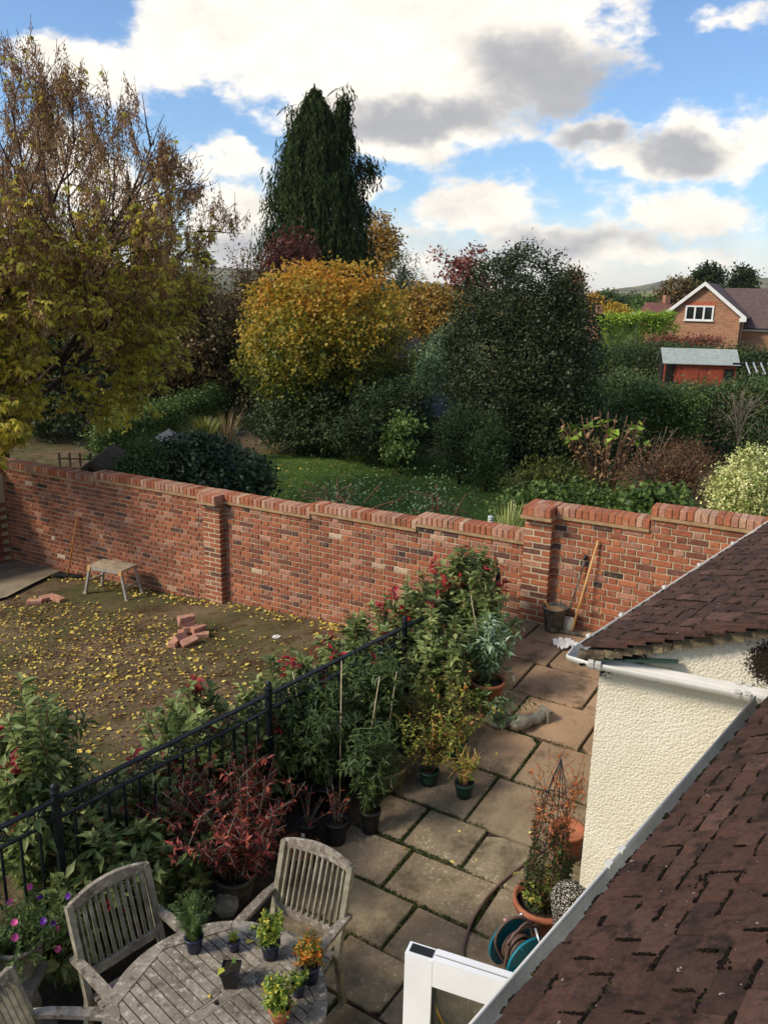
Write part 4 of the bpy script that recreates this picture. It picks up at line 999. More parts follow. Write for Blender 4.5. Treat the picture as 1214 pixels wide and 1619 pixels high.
# --- box elder maple on the left with hanging dry keys and bare upper twigs
def maple_left():
    rng = np.random.default_rng(77); base = np.array((-7.6, 15.2, -.25)); th = thing('maple_tree', 'large half bare maple with yellow leaves and hanging brown seed keys overhanging the wall', 'tree', base)
    wood = MB(); twigs = MB(); tw = []
    trunk = [base, base+np.array((.15, .1, 1.2)), base+np.array((.35, -.1, 2.6))]; wood.tube([p-base for p in trunk], [.26, .21, .17], 9)
    def zmax(x): return np.interp(x, [-20, -9, -7.1, -5.6, -4.6, -3.7, -2.9, -2.4, -2.0], [8.6, 9.2, 9.3, 8.5, 8.0, 7.2, 6.1, 5.0, 0.])
    def xmax(z): return np.interp(z, [0, 1.6, 2.6, 4.4, 5.2, 6.0, 7.0], [-5.2, -4.9, -4.0, -3.6, -3.2, -2.6, -2.9])
    def grow(p, d, ln, r, lev):
        pts = [p]; n = 7 if lev < 2 else 5; dd = d; tol = rng.uniform(-.7, .25) if lev < 3 else rng.uniform(-.5, .5)
        for i in range(n):
            dd = unit(dd+rng.normal(size=3)*(.10 if lev < 2 else .13)+np.array((0, 0, .05 if lev < 2 else .02))); q_ = pts[-1]+dd*ln/n
            if q_[2] > zmax(q_[0])+tol or q_[0] > xmax(q_[2])+tol: break
            pts.append(q_)
        if len(pts) < 3: return
        n = len(pts)-1
        cut = len(pts) < (8 if lev < 2 else 6); rr = np.linspace(r, .004 if (cut or lev != 1) else .008, len(pts))
        (wood if lev < 2 else twigs).tube([q-base for q in pts], rr, 6 if lev < 2 else 4)
        if lev >= 2: tw.append(pts)
        if lev < 3:
            m = (8, 7, 5)[lev]
            for i in range(m):
                u = .28+.70*(i+rng.random()*.6)/m; j = min(int(u*n), n-1); q = pts[j]+(pts[j+1]-pts[j])*(u*n-j); ax = unit(pts[j+1]-pts[j])
                s = rdir(rng, 1)[0]; s = unit(s-ax*(s @ ax)); nd_ = unit(ax*rng.uniform(.75, 1.1)+s*rng.uniform(.6, 1.0)+np.array((0, 0, .12)))
                grow(q, nd_, ln*rng.uniform(.36, .56)*(1.1-.4*u), max(r*(1-.6*u)*.5, .004), lev+1)
    for az_, el_, ln in ((10, 12, 5.0), (-60, -2, 3.4), (5, 24, 5.6), (-12, 35, 5.6), (22, 38, 5.2), (-50, 42, 4.6), (55, 55, 4.6), (-8, 62, 6.2), (40, 75, 6.4), (100, 60, 5.4), (170, 55, 4.6), (-95, 40, 4.0), (-30, 14, 4.2), (-70, 10, 3.4), (60, 18, 4.0), (-20, 50, 6.0), (15, 60, 6.2), (-80, 30, 4.2), (-105, 25, 4.0), (-60, 25, 4.0)):
        a, e = math.radians(az_), math.radians(el_); grow(trunk[2]+rng.normal(size=3)*.08, np.array((math.cos(a)*math.cos(e), math.sin(a)*math.cos(e), math.sin(e))), ln, .075, 0)
    tw = [np.array(t) for t in tw]
    Pl, Dl, Nl, Tl, Pk, Dk = [], [], [], [], [], []
    for t in tw:
        m = t.mean(0); hgt = m[2]; leafp = np.clip(1.05-(hgt-2.6)/3.3, .03, .9); keyp = np.clip((hgt-2.6)/2.6, .06, .85); out = (m[0]-base[0])
        t0 = rng.random()
        for i in range(len(t)-1):
            for k in range(3):
                p = t[i]+(t[i+1]-t[i])*rng.random()
                if rng.random() < leafp*.40:
                    a = rng.random()*6.283; pd = unit(np.array((math.cos(a)*.8, math.sin(a)*.8, -.55+rng.normal()*.3))); q = p+pd*.06
                    for b in (-1, 0, 1):
                        s = unit(np.cross(pd, (0, 0, 1.))); Pl.append(q+pd*(.03 if b == 0 else -.005)); Dl.append(pd+s*b*.8+rng.normal(size=3)*.15+np.array((0, 0, -.25))); Nl.append(np.array((0, 0, 1.))+rng.normal(size=3)*.5); Tl.append(np.clip(t0*.5+rng.random()*.55, 0, 1))
            if rng.random() < keyp*.72:
                p = t[i]+(t[i+1]-t[i])*rng.random()
                for k in range(rng.integers(6, 13)): Pk.append(p+rng.normal(size=3)*np.array((.022, .022, 0))+np.array((0, 0, -.03-.17*rng.random()))); Dk.append(np.array((rng.normal()*.3, rng.normal()*.3, -1.)))
    nl, nk = len(Pl), len(Pk); print('maple leaves', nl, 'keys', nk, 'twigs', len(tw))
    fol('leaves', leaves(np.array(Pl), np.array(Dl), np.array(Nl), rng.uniform(.075, .13, nl), rng.uniform(.04, .065, nl), np.array(Tl)), LM['maple'], th, base)
    fol('seed_keys', leaves(np.array(Pk), np.array(Dk), rdir(rng, nk), rng.uniform(.045, .075, nk), rng.uniform(.014, .024, nk), rng.random(nk)), LM['keys'], th, base)
    part('trunk', wood, M_BARK, th, True); part('twigs', twigs, M_TWIG, th)
maple_left()
# --- trees
bush('yellow_maple_tree', 'round golden yellow maple with a green lower skirt in the middle of the neighbouring garden', (385, 408, 645, 690), 24, 'yellow', 620, 44, .19, .13, .12, 41, 1.0, 'tree', .14, 40, lump=.10, shell=.62, tones=None) if False else None
def yellow_maple():
    rng = np.random.default_rng(41); c, rad = bbox(398, 415, 636, 662, 24, 1.0); base = np.array((c[0], 24, 0.)); th = thing('maple_tree', 'round golden yellow maple with green lower leaves on the lawn beyond the wall', 'tree', base)
    C, (V, F, T) = crown(rng, c, rad, 900, 40, .17, .105, .10, lump=.14, shell=.62, tvar=.16, tpl=TLOBE)
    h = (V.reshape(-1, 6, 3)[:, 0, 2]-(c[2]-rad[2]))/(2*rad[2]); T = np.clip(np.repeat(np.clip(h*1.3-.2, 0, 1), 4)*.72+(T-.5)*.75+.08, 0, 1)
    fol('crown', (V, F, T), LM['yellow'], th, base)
    tb, lb = limbs(rng, base*0, c-base+np.array((0, 0, .6)), C-base, 46, .15); part('trunk', tb, M_BARK, th, True); part('limbs', lb, M_BARK, th, True)
yellow_maple()
bush('holly_tree', 'big dark evergreen holly tree rising beside the variegated shrub', (705, 398, 948, 765), 21.5, 'holly', 1500, 46, .15, .085, .05, 43, .9, 'tree', .15, 30, lump=.11, shell=.7)
bush('holly_tree', 'narrower dark evergreen shoot crowding the flank of the big holly', (855, 425, 915, 600), 21.8, 'holly', 120, 40, .15, .085, .05, 143, .9, 'tree', .06, 10, lump=.16, shell=.5)
bush('autumn_tree', 'small pale yellow tree showing beside the tall cypress', (570, 330, 632, 450), 55, 'orange', 90, 40, .28, .2, .16, 44, .9, 'tree', .12, 14, lump=.2, shell=.5, mat_tones=(.5, 1))
bush('yew_tree', 'blackish green yew behind the yellow maple', (598, 405, 668, 545), 38, 'dark', 170, 42, .22, .14, .05, 45, .9, 'tree', .12, 10, lump=.16)
bush('autumn_tree', 'rusty orange tree tucked between the yellow maple and the holly', (628, 450, 742, 545), 32, 'orange', 220, 42, .2, .12, .10, 46, .9, 'tree', .1, 20, lump=.2)
bush('cherry_tree', 'sparse red leaved cherry showing above the holly', (680, 385, 800, 470), 33, 'red', 70, 26, .16, .14, .09, 47, .9, 'tree', .09, 40, lump=.3, shell=.3, mat_tones=(.3, 1))
bush('autumn_tree', 'red brown tree in front of the foot of the cypress', (412, 365, 500, 480), 39, 'red', 150, 34, .22, .16, .1, 48, .9, 'tree', .1, 26, lump=.25, shell=.4, mat_tones=(0, .6))
bush('bare_tree', 'nearly bare twiggy tree with a few brown leaves left of the cypress', (340, 385, 440, 520), 36, 'brownleaf', 150, 13, .25, .12, .07, 49, .9, 'tree', .1, 110, lump=.25, shell=.35, bark=M_TWIG)
bush('autumn_tree', 'large brownish green tree in the shade behind the maple branches', (150, 420, 400, 650), 29, 'brownleaf', 620, 40, .24, .13, .1, 50, .8, 'tree', .18, 40, lump=.14)
bush('evergreen_tree', 'dark evergreen behind the clipped hedge below the maple branches', (-60, 470, 200, 700), 25, 'dark', 560, 40, .22, .12, .07, 51, .8, 'tree', .15, 16, lump=.14)
bush('evergreen_tree', 'dark evergreen mass between the brownish tree and the yellow maple', (250, 520, 440, 680), 30, 'dark', 420, 40, .22, .12, .07, 52, .8, 'tree', .12, 10, lump=.14)
bush('green_shrub', 'mid green shrub growing under the right side of the yellow maple', (540, 600, 690, 735), 22.0, 'dark', 380, 42, .15, .09, .05, 53, .8, mat_tones=(0, .75))
bush('green_shrub', 'fresh green young shrub with yellowing leaves at the lawn edge', (608, 655, 662, 735), 20.6, 'bright', 75, 36, .12, .1, .06, 54, .9, lump=.25)
bush('dark_shrub', 'dark spreading shrub under the left side of the yellow maple', (400, 605, 600, 715), 23.2, 'dark', 420, 42, .16, .1, .06, 55, .7)
bush('variegated_shrub', 'pale silvery variegated shrub between the yellow maple and the holly', (655, 520, 760, 665), 27, 'buddleia', 300, 42, .17, .1, .05, 56, .8, mat_tones=(.1, .75))
bush('clipped_bush', 'rounded dark clipped bush at the foot of the holly', (690, 645, 770, 752), 19.6, 'dark', 230, 46, .12, .06, .03, 57, .9, lump=.05, shell=.8)
bush('conical_shrub', 'small upright grey green conifer shrub beside the rounded clipped bush', (742, 660, 800, 765), 18.9, 'mid', 130, 40, .12, .09, .025, 58, .8, lump=.15, mat_tones=(0, .6))
bush('dark_shrub', 'dark leafy undergrowth shrub right of the holly trunk', (800, 600, 980, 770), 20.6, 'dark', 420, 42, .16, .09, .05, 59, .7)
# --- hedges on the right
def hedge(name, label, pts, D0, D1, topy, boty, mat, n, per, cr, ll, lw, seed, thick=1.2, tones=(0, 1), lump=.12, group=None, zlow=None):
    """a hedge between two pixel columns; top edge pixels in topy; distance blends from D0 to D1"""
    rng = np.random.default_rng(seed); u = rng.random(n); px = pts[0]+(pts[1]-pts[0])*u; D = D0+(D1-D0)*u
    ty = np.interp(px, [p[0] for p in topy], [p[1] for p in topy]); C = []
    for a, d, y in zip(px, D, ty):
        p = atd(a, y, d); zt = p[2]+.08*math.sin(a*.13+seed)+.06*math.sin(a*.31); g = zlow if zlow is not None else float(lawn_z(p[0], p[1])); k = rng.random()
        if k < .42: z = zt; q = rng.random()*thick              # top surface
        else: z = g+(zt-g)*rng.random(); q = rng.random()**2.2*thick*.35  # front face
        C.append((p[0], d+q, z))
    C = np.array(C); base = np.array((C[:, 0].mean(), C[:, 1].mean(), float(C[:, 2].min())))
    m = len(C)*per; ci = np.repeat(np.arange(len(C)), per); P = C[ci]+rng.normal(size=(m, 3))*cr
    Dd = unit(rdir(rng, m)+np.array((0, -.35, .25))); Nn = unit(rdir(rng, m)*.8+np.array((0, -.4, .8))); ct = rng.random(len(C)); T = tones[0]+(tones[1]-tones[0])*np.clip(.5+(ct[ci]-.5)*.7+rng.normal(size=m)*.22, 0, 1); s = rng.uniform(.7, 1.25, m)
    th = thing(name, label, 'hedge', base, group=group); fol('foliage', leaves(P, Dd, Nn, ll*s, lw*s, T), LM[mat], th, base)
    mb = MB(); i = rng.choice(len(C), min(16, len(C)), replace=False)
    for k in i: c = C[k]-base; mb.tube([(c[0], c[1]+.2, -.1), (c[0]*1.0, c[1]+.1, c[2]*.5), c], [.03, .02, .008], 4)
    part('stems', mb, M_BARK, th); return th
hedge('mixed_hedge', 'broad shaggy green hedge hiding the foot of the red shed', (930, 1240), 25, 23, [(930, 628), (1000, 610), (1040, 628), (1165, 630), (1240, 616)], 705, 'mid', 900, 42, .17, .085, .05, 61, 1.6, (0, .62))
hedge('laurel_hedge', 'glossy dark laurel growing in front of the shaggy hedge', (965, 1110), 23.2, 22.6, [(965, 660), (1020, 632), (1110, 640)], 705, 'bright', 330, 40, .15, .10, .055, 62, .6, (0, .6))
hedge('dark_hedge', 'dark hedge behind the red shed below the red leaved hedge', (935, 1260), 43, 44, [(935, 556), (1050, 557), (1150, 562), (1260, 568)], 600, 'dark', 620, 30, .26, .14, .09, 63, 1.5, (.2, 1))
hedge('conifer_hedge', 'clipped bright lime green conifer hedge beside the gabled brick house', (952, 1073), 58, 60, [(952, 506), (1073, 502)], 540, 'lime', 480, 30, .17, .2, .08, 64, 2.0, (.15, 1))
hedge('red_hedge', 'low red leaved hedge in front of the gabled brick house', (1028, 1142), 55, 55, [(1028, 538), (1142, 540)], 550, 'red', 160, 26, .18, .14, .1, 65, .6, (.45, 1))
hedge('clipped_hedge', 'long clipped laurel hedge running away below the maple', (150, 345), 18.5, 27.5, [(150, 690), (250, 655), (345, 622)], 700, 'bright', 700, 42, .15, .09, .05, 66, 1.3, (0, .7))
bush('ivy_mound', 'large ivy smothered mound just beyond the brick wall', (205, 700, 432, 820), 14.6, 'ivy', 620, 44, .11, .075, .065, 67, .7, 'ivy', .06, 10, shell=.8, lump=.08)
bush('ivy_mound', 'small ivy clump with pale new leaves beside the grey shed roof', (285, 680, 345, 730), 15.6, 'ivy', 70, 40, .09, .075, .06, 68, .8, 'ivy', .04, 6, mat_tones=(.3, 1))
bush('green_shrub', 'yellowish green shrub in front of the little brown shed', (195, 698, 262, 790), 13.9, 'mid', 150, 40, .10, .06, .035, 69, .8, mat_tones=(.2, .9))
# --- shrubs close behind the wall
bush('spirea_shrub', 'twiggy red brown shrub behind the coping near the variegated dogwood', (960, 690, 1150, 830), 14.2, 'spirea', 300, 22, .14, .05, .02, 70, .6, limbn=160, bark=M_TWIG, lump=.2, shell=.5)
bush('spirea_shrub', 'smaller red brown twiggy shrub below the laurel', (1055, 690, 1125, 760), 15.6, 'spirea', 110, 22, .12, .05, .02, 71, .7, limbn=60, bark=M_TWIG, lump=.2)
bush('dogwood_shrub', 'bright cream variegated dogwood at the end of the wall', (1120, 712, 1260, 840), 13.4, 'variegated', 420, 30, .10, .06, .035, 72, .7, mat_tones=(.25, 1), lump=.12)
bush('leafy_shrub', 'broad leaved green ground shrub sprawling against the back of the coping', (975, 775, 1100, 850), 11.6, 'bright', 150, 26, .10, .09, .075, 73, .6, mat_tones=(0, .6))
bush('leafy_shrub', 'low green cranesbill clump behind the higher pier', (800, 772, 985, 850), 13.2, 'bright', 300, 34, .11, .07, .06, 74, .6, mat_tones=(0, .55))
bush('brown_fern', 'dull yellowish fern clump at the foot of the dark undergrowth', (795, 735, 940, 800), 16.6, 'grassy', 200, 30, .12, .11, .03, 75, .6, mat_tones=(0, .6))
bush('open_shrub', 'thin airy shrub with small pale leaves standing on the lawn behind the wall', (430, 745, 640, 830), 12.6, 'buddleia', 70, 12, .13, .045, .025, 76, .5, limbn=24, bark=M_TWIG, lump=.25, shell=.3, mat_tones=(.0, .7))
bush('open_shrub', 'thin airy shrub with small pale leaves beside the cranesbill clump', (620, 750, 765, 845), 12.2, 'buddleia', 60, 12, .12, .045, .025, 77, .5, limbn=20, bark=M_TWIG, lump=.25, shell=.3, mat_tones=(.0, .7))
def blades(name, label, px, py, D, h, n, spread, mat, seed, cat, w=.018, gz=None, tones=(0, 1)):
    rng = np.random.default_rng(seed); b = atd(px, py, D); g = float(lawn_z(b[0], b[1])) if gz is None else gz; base = np.array((b[0], D, g)); th = thing(name, label, cat, base)
    V, F, T = [], [], []
    for i in range(n):
        a = rng.random()*6.283; q = rng.random()**.6; e = np.array((math.cos(a)*spread*q, math.sin(a)*spread*q, h*(1-.55*q*q*rng.random()))); m = np.array((e[0]*.25, e[1]*.25, h*.75)); b0_ = np.array((math.cos(a), math.sin(a), 0))*spread*.15*rng.random()
        pts = bez(b0_, m, e, 5); s = np.array((-math.sin(a), math.cos(a), 0)); o = len(V)
        for k, p in enumerate(pts): ww = w*(1-(k/4.2)**2); V += [p-s*ww/2, p+s*ww/2]
        F += [(o+2*k, o+2*k+1, o+2*k+3, o+2*k+2) for k in range(4)]; T += [tones[0]+(tones[1]-tones[0])*rng.random()]*4
    fol('blades', (np.array(V), np.array(F), np.array(T)), LM[mat], th); part('crown', MB().blob((0, 0, .02), (spread*.2, spread*.2, .06), rng), M_BARK, th); return th
blades('grass_tussock', 'tawny arching grass tussock beyond the ivy mound', 325, 690, 21, 1.3, 260, .9, 'grassy', 80, 'grass', .03)
blades('iris_clump', 'yellow striped sword leaved clump behind the low coping', 803, 830, 10.9, 1.72, 130, .42, 'variegated', 81, 'plant', .028, tones=(.1, .8))
blades('grass_tussock', 'tall straw coloured grass stems beside the arching tussock', 358, 660, 22, 1.4, 70, .8, 'tan', 82, 'grass', .02)
blades('phormium_clump', 'upright green sword leaved clump beside the silvery shrub', 668, 590, 29, 3.0, 120, 1.0, 'bright', 83, 'plant', .06, tones=(0, .6))
# fig-like shrub: bare thick stems with a few big yellow leaves
def fig():
    rng = np.random.default_rng(90); b = atd(955, 735, 17.5); base = np.array((b[0], 17.5, 0)); th = thing('fig_shrub', 'gaunt brown stemmed fig shrub with a few big yellow leaves before the laurel', 'shrub', base)
    st = stems(rng, 26, 2.2, 1.15, n_pts=6, base_r=.25, curve=.4); part('stems', stemmesh(st, .03, .012, 5), M_TWIG, th, True)
    V = [leafy(rng, st, .4, .2, .18, .82, 2, tpl=TLOBE, droop=.8)[0]]; fol('leaves', join(V), LM['lime'], th)
    st2 = stems(rng, 8, 1.9, .6, n_pts=6); st2 = [[p+np.array((.9, 0, .2)) for p in s] for s in st2]; part('dead_branches', stemmesh(st2, .02, .006, 5), M_TWIGG, th)
    d, _ = leafy(rng, st, .16, .16, .08, .35, 1, droop=1.4); fol('withered_leaves', d, LM['keys'], th)
fig()
bush('bramble_patch', 'tangle of dead brown stems on the hedge face', (1110, 612, 1235, 670), 22.4, 'tan', 50, 8, .2, .06, .02, 91, .3, 'bramble', .02, 120, bark=M_TWIGG, lump=.2, shell=.2, gz=.2)
# --- sheds beyond the wall
M_SHEDB = simple('brown_shed_boards', '#4a3d30', '#5f4f3e', 6, .9, .4, 30); M_FELT = simple('grey_roof_felt', '#34363a', '#484b4f', 8, .9, .4, 50); M_FELTG = simple('pale_green_roof_felt', '#8c958e', '#a3aba4', 6, .85, .2, 50)
def shed(name, label, cx, cy, gz, w, d, hw, hr, rz, wallm, roofm, boards=True, over=.12):
    th = thing(name, label, 'shed', (cx, cy, gz), rz)
    # gable faces -y; ridge along y
    if boards:
        n = max(4, int(hw/.14))
        for i in range(n): part('board', MB().box((0, 0, hw*(i+.5)/n), (w-(.01 if i % 2 else 0), d-(.01 if i % 2 else 0), hw/n-.008)), wallm, th)
    mb = MB(); mb.add([(-w/2, -d/2, hw), (w/2, -d/2, hw), (0, -d/2, hr), (-w/2, d/2, hw), (w/2, d/2, hw), (0, d/2, hr)], [(0, 1, 2), (5, 4, 3), (0, 3, 4, 1)]); part('gable', mb, wallm, th)
    ln = math.hypot(w/2, hr-hw); ux, uz = (w/2)/ln, (hr-hw)/ln
    for sg in (-1, 1):
        a = (sg*(w/2+over*ux), 0, hw-over*uz); b = (0, 0, hr); mb = MB()
        P = []
        for yy in (-d/2-over, d/2+over):
            for o in (0.005, .035): P += [(a[0]+sg*uz*o, yy, a[2]+ux*o), (b[0]+sg*.001, yy, b[2]+o*1.15)]
        mb.add(P, [(0, 1, 3, 2), (4, 6, 7, 5), (0, 4, 5, 1), (2, 3, 7, 6), (0, 2, 6, 4), (1, 5, 7, 3)]); part('roof_panel', mb, roofm, th)
        mb = MB().beam((a[0], -d/2-over-.012, a[2]-.01), (0, -d/2-over-.012, hr-.01), .02, .09, up=(0, 1, 0) if False else (0, 0, 1)); part('bargeboard', mb, wallm, th)
    return th
p = atd(165, 745, 14.9); shed('garden_shed', 'small brown gabled shed peeping over the brick wall', p[0], p[1], 0, 1.25, 1.6, 1.0, 1.45, math.radians(6), M_SHEDB, M_SHEDB)
p = atd(258, 700, 17.2); shed('garden_shed', 'grey felt roofed shed behind the ivy mound', p[0], p[1]+.8, 0, 1.2, 1.3, .95, 1.3, math.radians(20), M_SHEDB, M_FELT)
p = atd(712, 640, 26); shed('garden_shed', 'low grey roofed outbuilding half hidden behind the rounded clipped bush', p[0], p[1], 0, 2.6, 2.0, .9, 1.35, math.radians(75), M_SHEDB, M_FELT)
p = atd(658, 552, 47); shed('garden_shed', 'distant brown roofed garden building between the yellow maple and the holly', p[0], p[1], 0, 3.2, 4.0, 1.3, 2.3, math.radians(80), M_SHEDB, simple('brown_felt', '#5a4a44', '#6e5d54', 5, .9, .2))
# wooden trellis by the brown shed
tr_ = atd(118, 712, 15.4); th = thing('trellis', 'small dark timber trellis frame beside the brown gabled shed', 'trellis', (tr_[0], tr_[1], 0))
for i in range(4): part('bar', MB().box((-.3+.2*i, 0, .68), (.03, .03, 1.36)), M_SHEDB, th)
for i in range(6): part('bar', MB().box((0, -.03, .35+.18*i), (.66, .02, .03)), M_SHEDB, th)
# red shed
def redshed():
    D = 39.0; l = atd(1052, 590, D); rr_ = atd(1162, 590, D); cx = (l[0]+rr_[0])/2; w = rr_[0]-l[0]
    M_RED = simple('red_stained_boards', '#8a3a26', '#a34a30', 5, .85, .3, 30); M_DK = simple('bay_shade_and_pane', '#0e0d0c', '#191614', 5, .9, 0)
    zt = atd(1105, 553, D)[2]; ze = atd(1105, 576, D-.6)[2]; rz = math.radians(-8); th = thing('red_shed', 'red stained timber shed with a pale grey green felt roof beyond the shaggy hedge', 'shed', (cx, D+.6, 0), rz)
    n = 16; d = 1.5
    for i in range(n):
        z = ze*(i+.5)/n; part('board', MB().box((w*.09, 0, z), (w*.80-.01*(i % 2), d-.01*(i % 2), ze/n-.012)), M_RED, th)
    part('bay_shade_block', MB().box((-w*.40, .3, ze/2), (w*.17, d*.55, ze-.02)), M_DK, th); part('post', MB().box((-w*.485, -d/2+.04, ze/2), (.07, .07, ze-.01)), M_RED, th)  # solid near-black block: shade inside the open bay, put in as colour
    for x in (-.12, .22): part('door', MB().box((w*x, -d/2-.012, ze*.48), (w*.2, .02, ze*.8)), M_RED, th)
    part('window', MB().box((w*.40, -d/2-.012, ze*.72), (w*.13, .02, ze*.3)), M_DK, th)
    P = []; 
    mb = MB()
    for x0, x1 in ((-w*.5-.1, w*.5+.1),):
        for (ya, za, yb, zb) in ((-d/2-.18, ze-.04, 0, zt), (d/2+.18, ze-.04, 0, zt)):
            mb.add([(x0, ya, za), (x1, ya, za), (x1, yb, zb), (x0, yb, zb), (x0, ya, za+.03), (x1, ya, za+.03), (x1, yb, zb+.03), (x0, yb, zb+.03)], [(0, 1, 2, 3), (7, 6, 5, 4), (0, 4, 5, 1), (0, 3, 7, 4), (1, 5, 6, 2)])
    part('roof', mb, M_FELTG, th)
    for sg in (-1, 1): mb = MB(); x = w*.5*sg if sg > 0 else -w*.31; mb.add([(x, -d/2, ze), (x, d/2, ze), (x, 0, zt-.01), (x-.03, -d/2, ze), (x-.03, d/2, ze), (x-.03, 0, zt-.01)], [(0, 1, 2), (5, 4, 3)]); part('gable', mb, M_RED, th)
redshed()
# pergola with pale bars next to the shed
D = 36.0; p = atd(1180, 594, D); q = atd(1290, 588, D); w = q[0]-p[0]; th = thing('pergola', 'black framed pergola with pale roof bars next to the red shed', 'pergola', (p[0], D, 0)); M_PALE = simple('pale_metal', '#b0b4b4', '#c8cccc', 5, .4, 0); zt = p[2]
for x in (.1, w-.1): part('post', MB().box((x, 0, zt/2), (.09, .09, zt)), M_IRON, th)
part('beam', MB().box((w/2, 0, zt+.04), (w, .07, .09)), M_IRON, th); part('beam', MB().box((w/2, 1.6, zt+.40), (w, .07, .09)), M_IRON, th)
for i in range(9): x = w*(i+.3)/9; part('roof_bar', MB().beam((x, -.05, zt+.09), (x+.5, 1.65, zt+.46), .05, .04), M_PALE, th)
# little grey garden lamp on the coping line
lp = atd(775, 824, 10.6); th = thing('garden_lamp', 'small grey ribbed post lamp showing over the low coping', 'lamp', (lp[0], lp[1], 0)); part('post', MB().lathe([(.03, 0), (.03, lp[2]-.04)], 10), M_PALE, th, True)
for i in range(4): part('louvre', MB().lathe([(.036, lp[2]-.04+.03*i), (.042, lp[2]-.03+.03*i), (.03, lp[2]-.016+.03*i)], 12), M_PALE, th, True)

# ------------------------------------------------------------------ far houses, trees, hills
tb = MT('distant_brick'); bt = tb.N.new('ShaderNodeTexBrick'); tcx = tb.N.new('ShaderNodeTexCoord'); mpx = tb.N.new('ShaderNodeMapping'); mpx.inputs['Rotation'].default_value = (math.pi/2, 0, 0); tb.L.new(tcx.outputs['Object'], mpx.inputs[0]); tb.L.new(mpx.outputs[0], bt.inputs[0])
bt.inputs['Color1'].default_value = (*lin('#8e5a42'), 1); bt.inputs['Color2'].default_value = (*lin('#a8714f'), 1); bt.inputs['Mortar'].default_value = (*lin('#a08a70'), 1); bt.inputs['Scale'].default_value = 1.0; bt.inputs['Brick Width'].default_value = .45; bt.inputs['Row Height'].default_value = .15; bt.inputs['Mortar Size'].default_value = .018
M_FBRICK = tb.done(tb.mix(.5, bt.outputs[0], tb.ramp(tb.noise(2, 4), [(.3, .8), (.7, 1.2)]), 'MULTIPLY'), .9)
M_FROOF = simple('distant_roof_tile', '#51413d', '#63504a', 3, .9, .5, 6, .05); M_FROOF2 = simple('distant_red_roof', '#6e463c', '#80524a', 3, .9, .3, 6); M_WHITE = simple('white_paint', '#d8d6d0', '#e6e4de', 3, .5, 0); M_DGLASS = simple('dark_window_glass', '#14181a', '#22282a', 3, .12, 0, spec=.6)
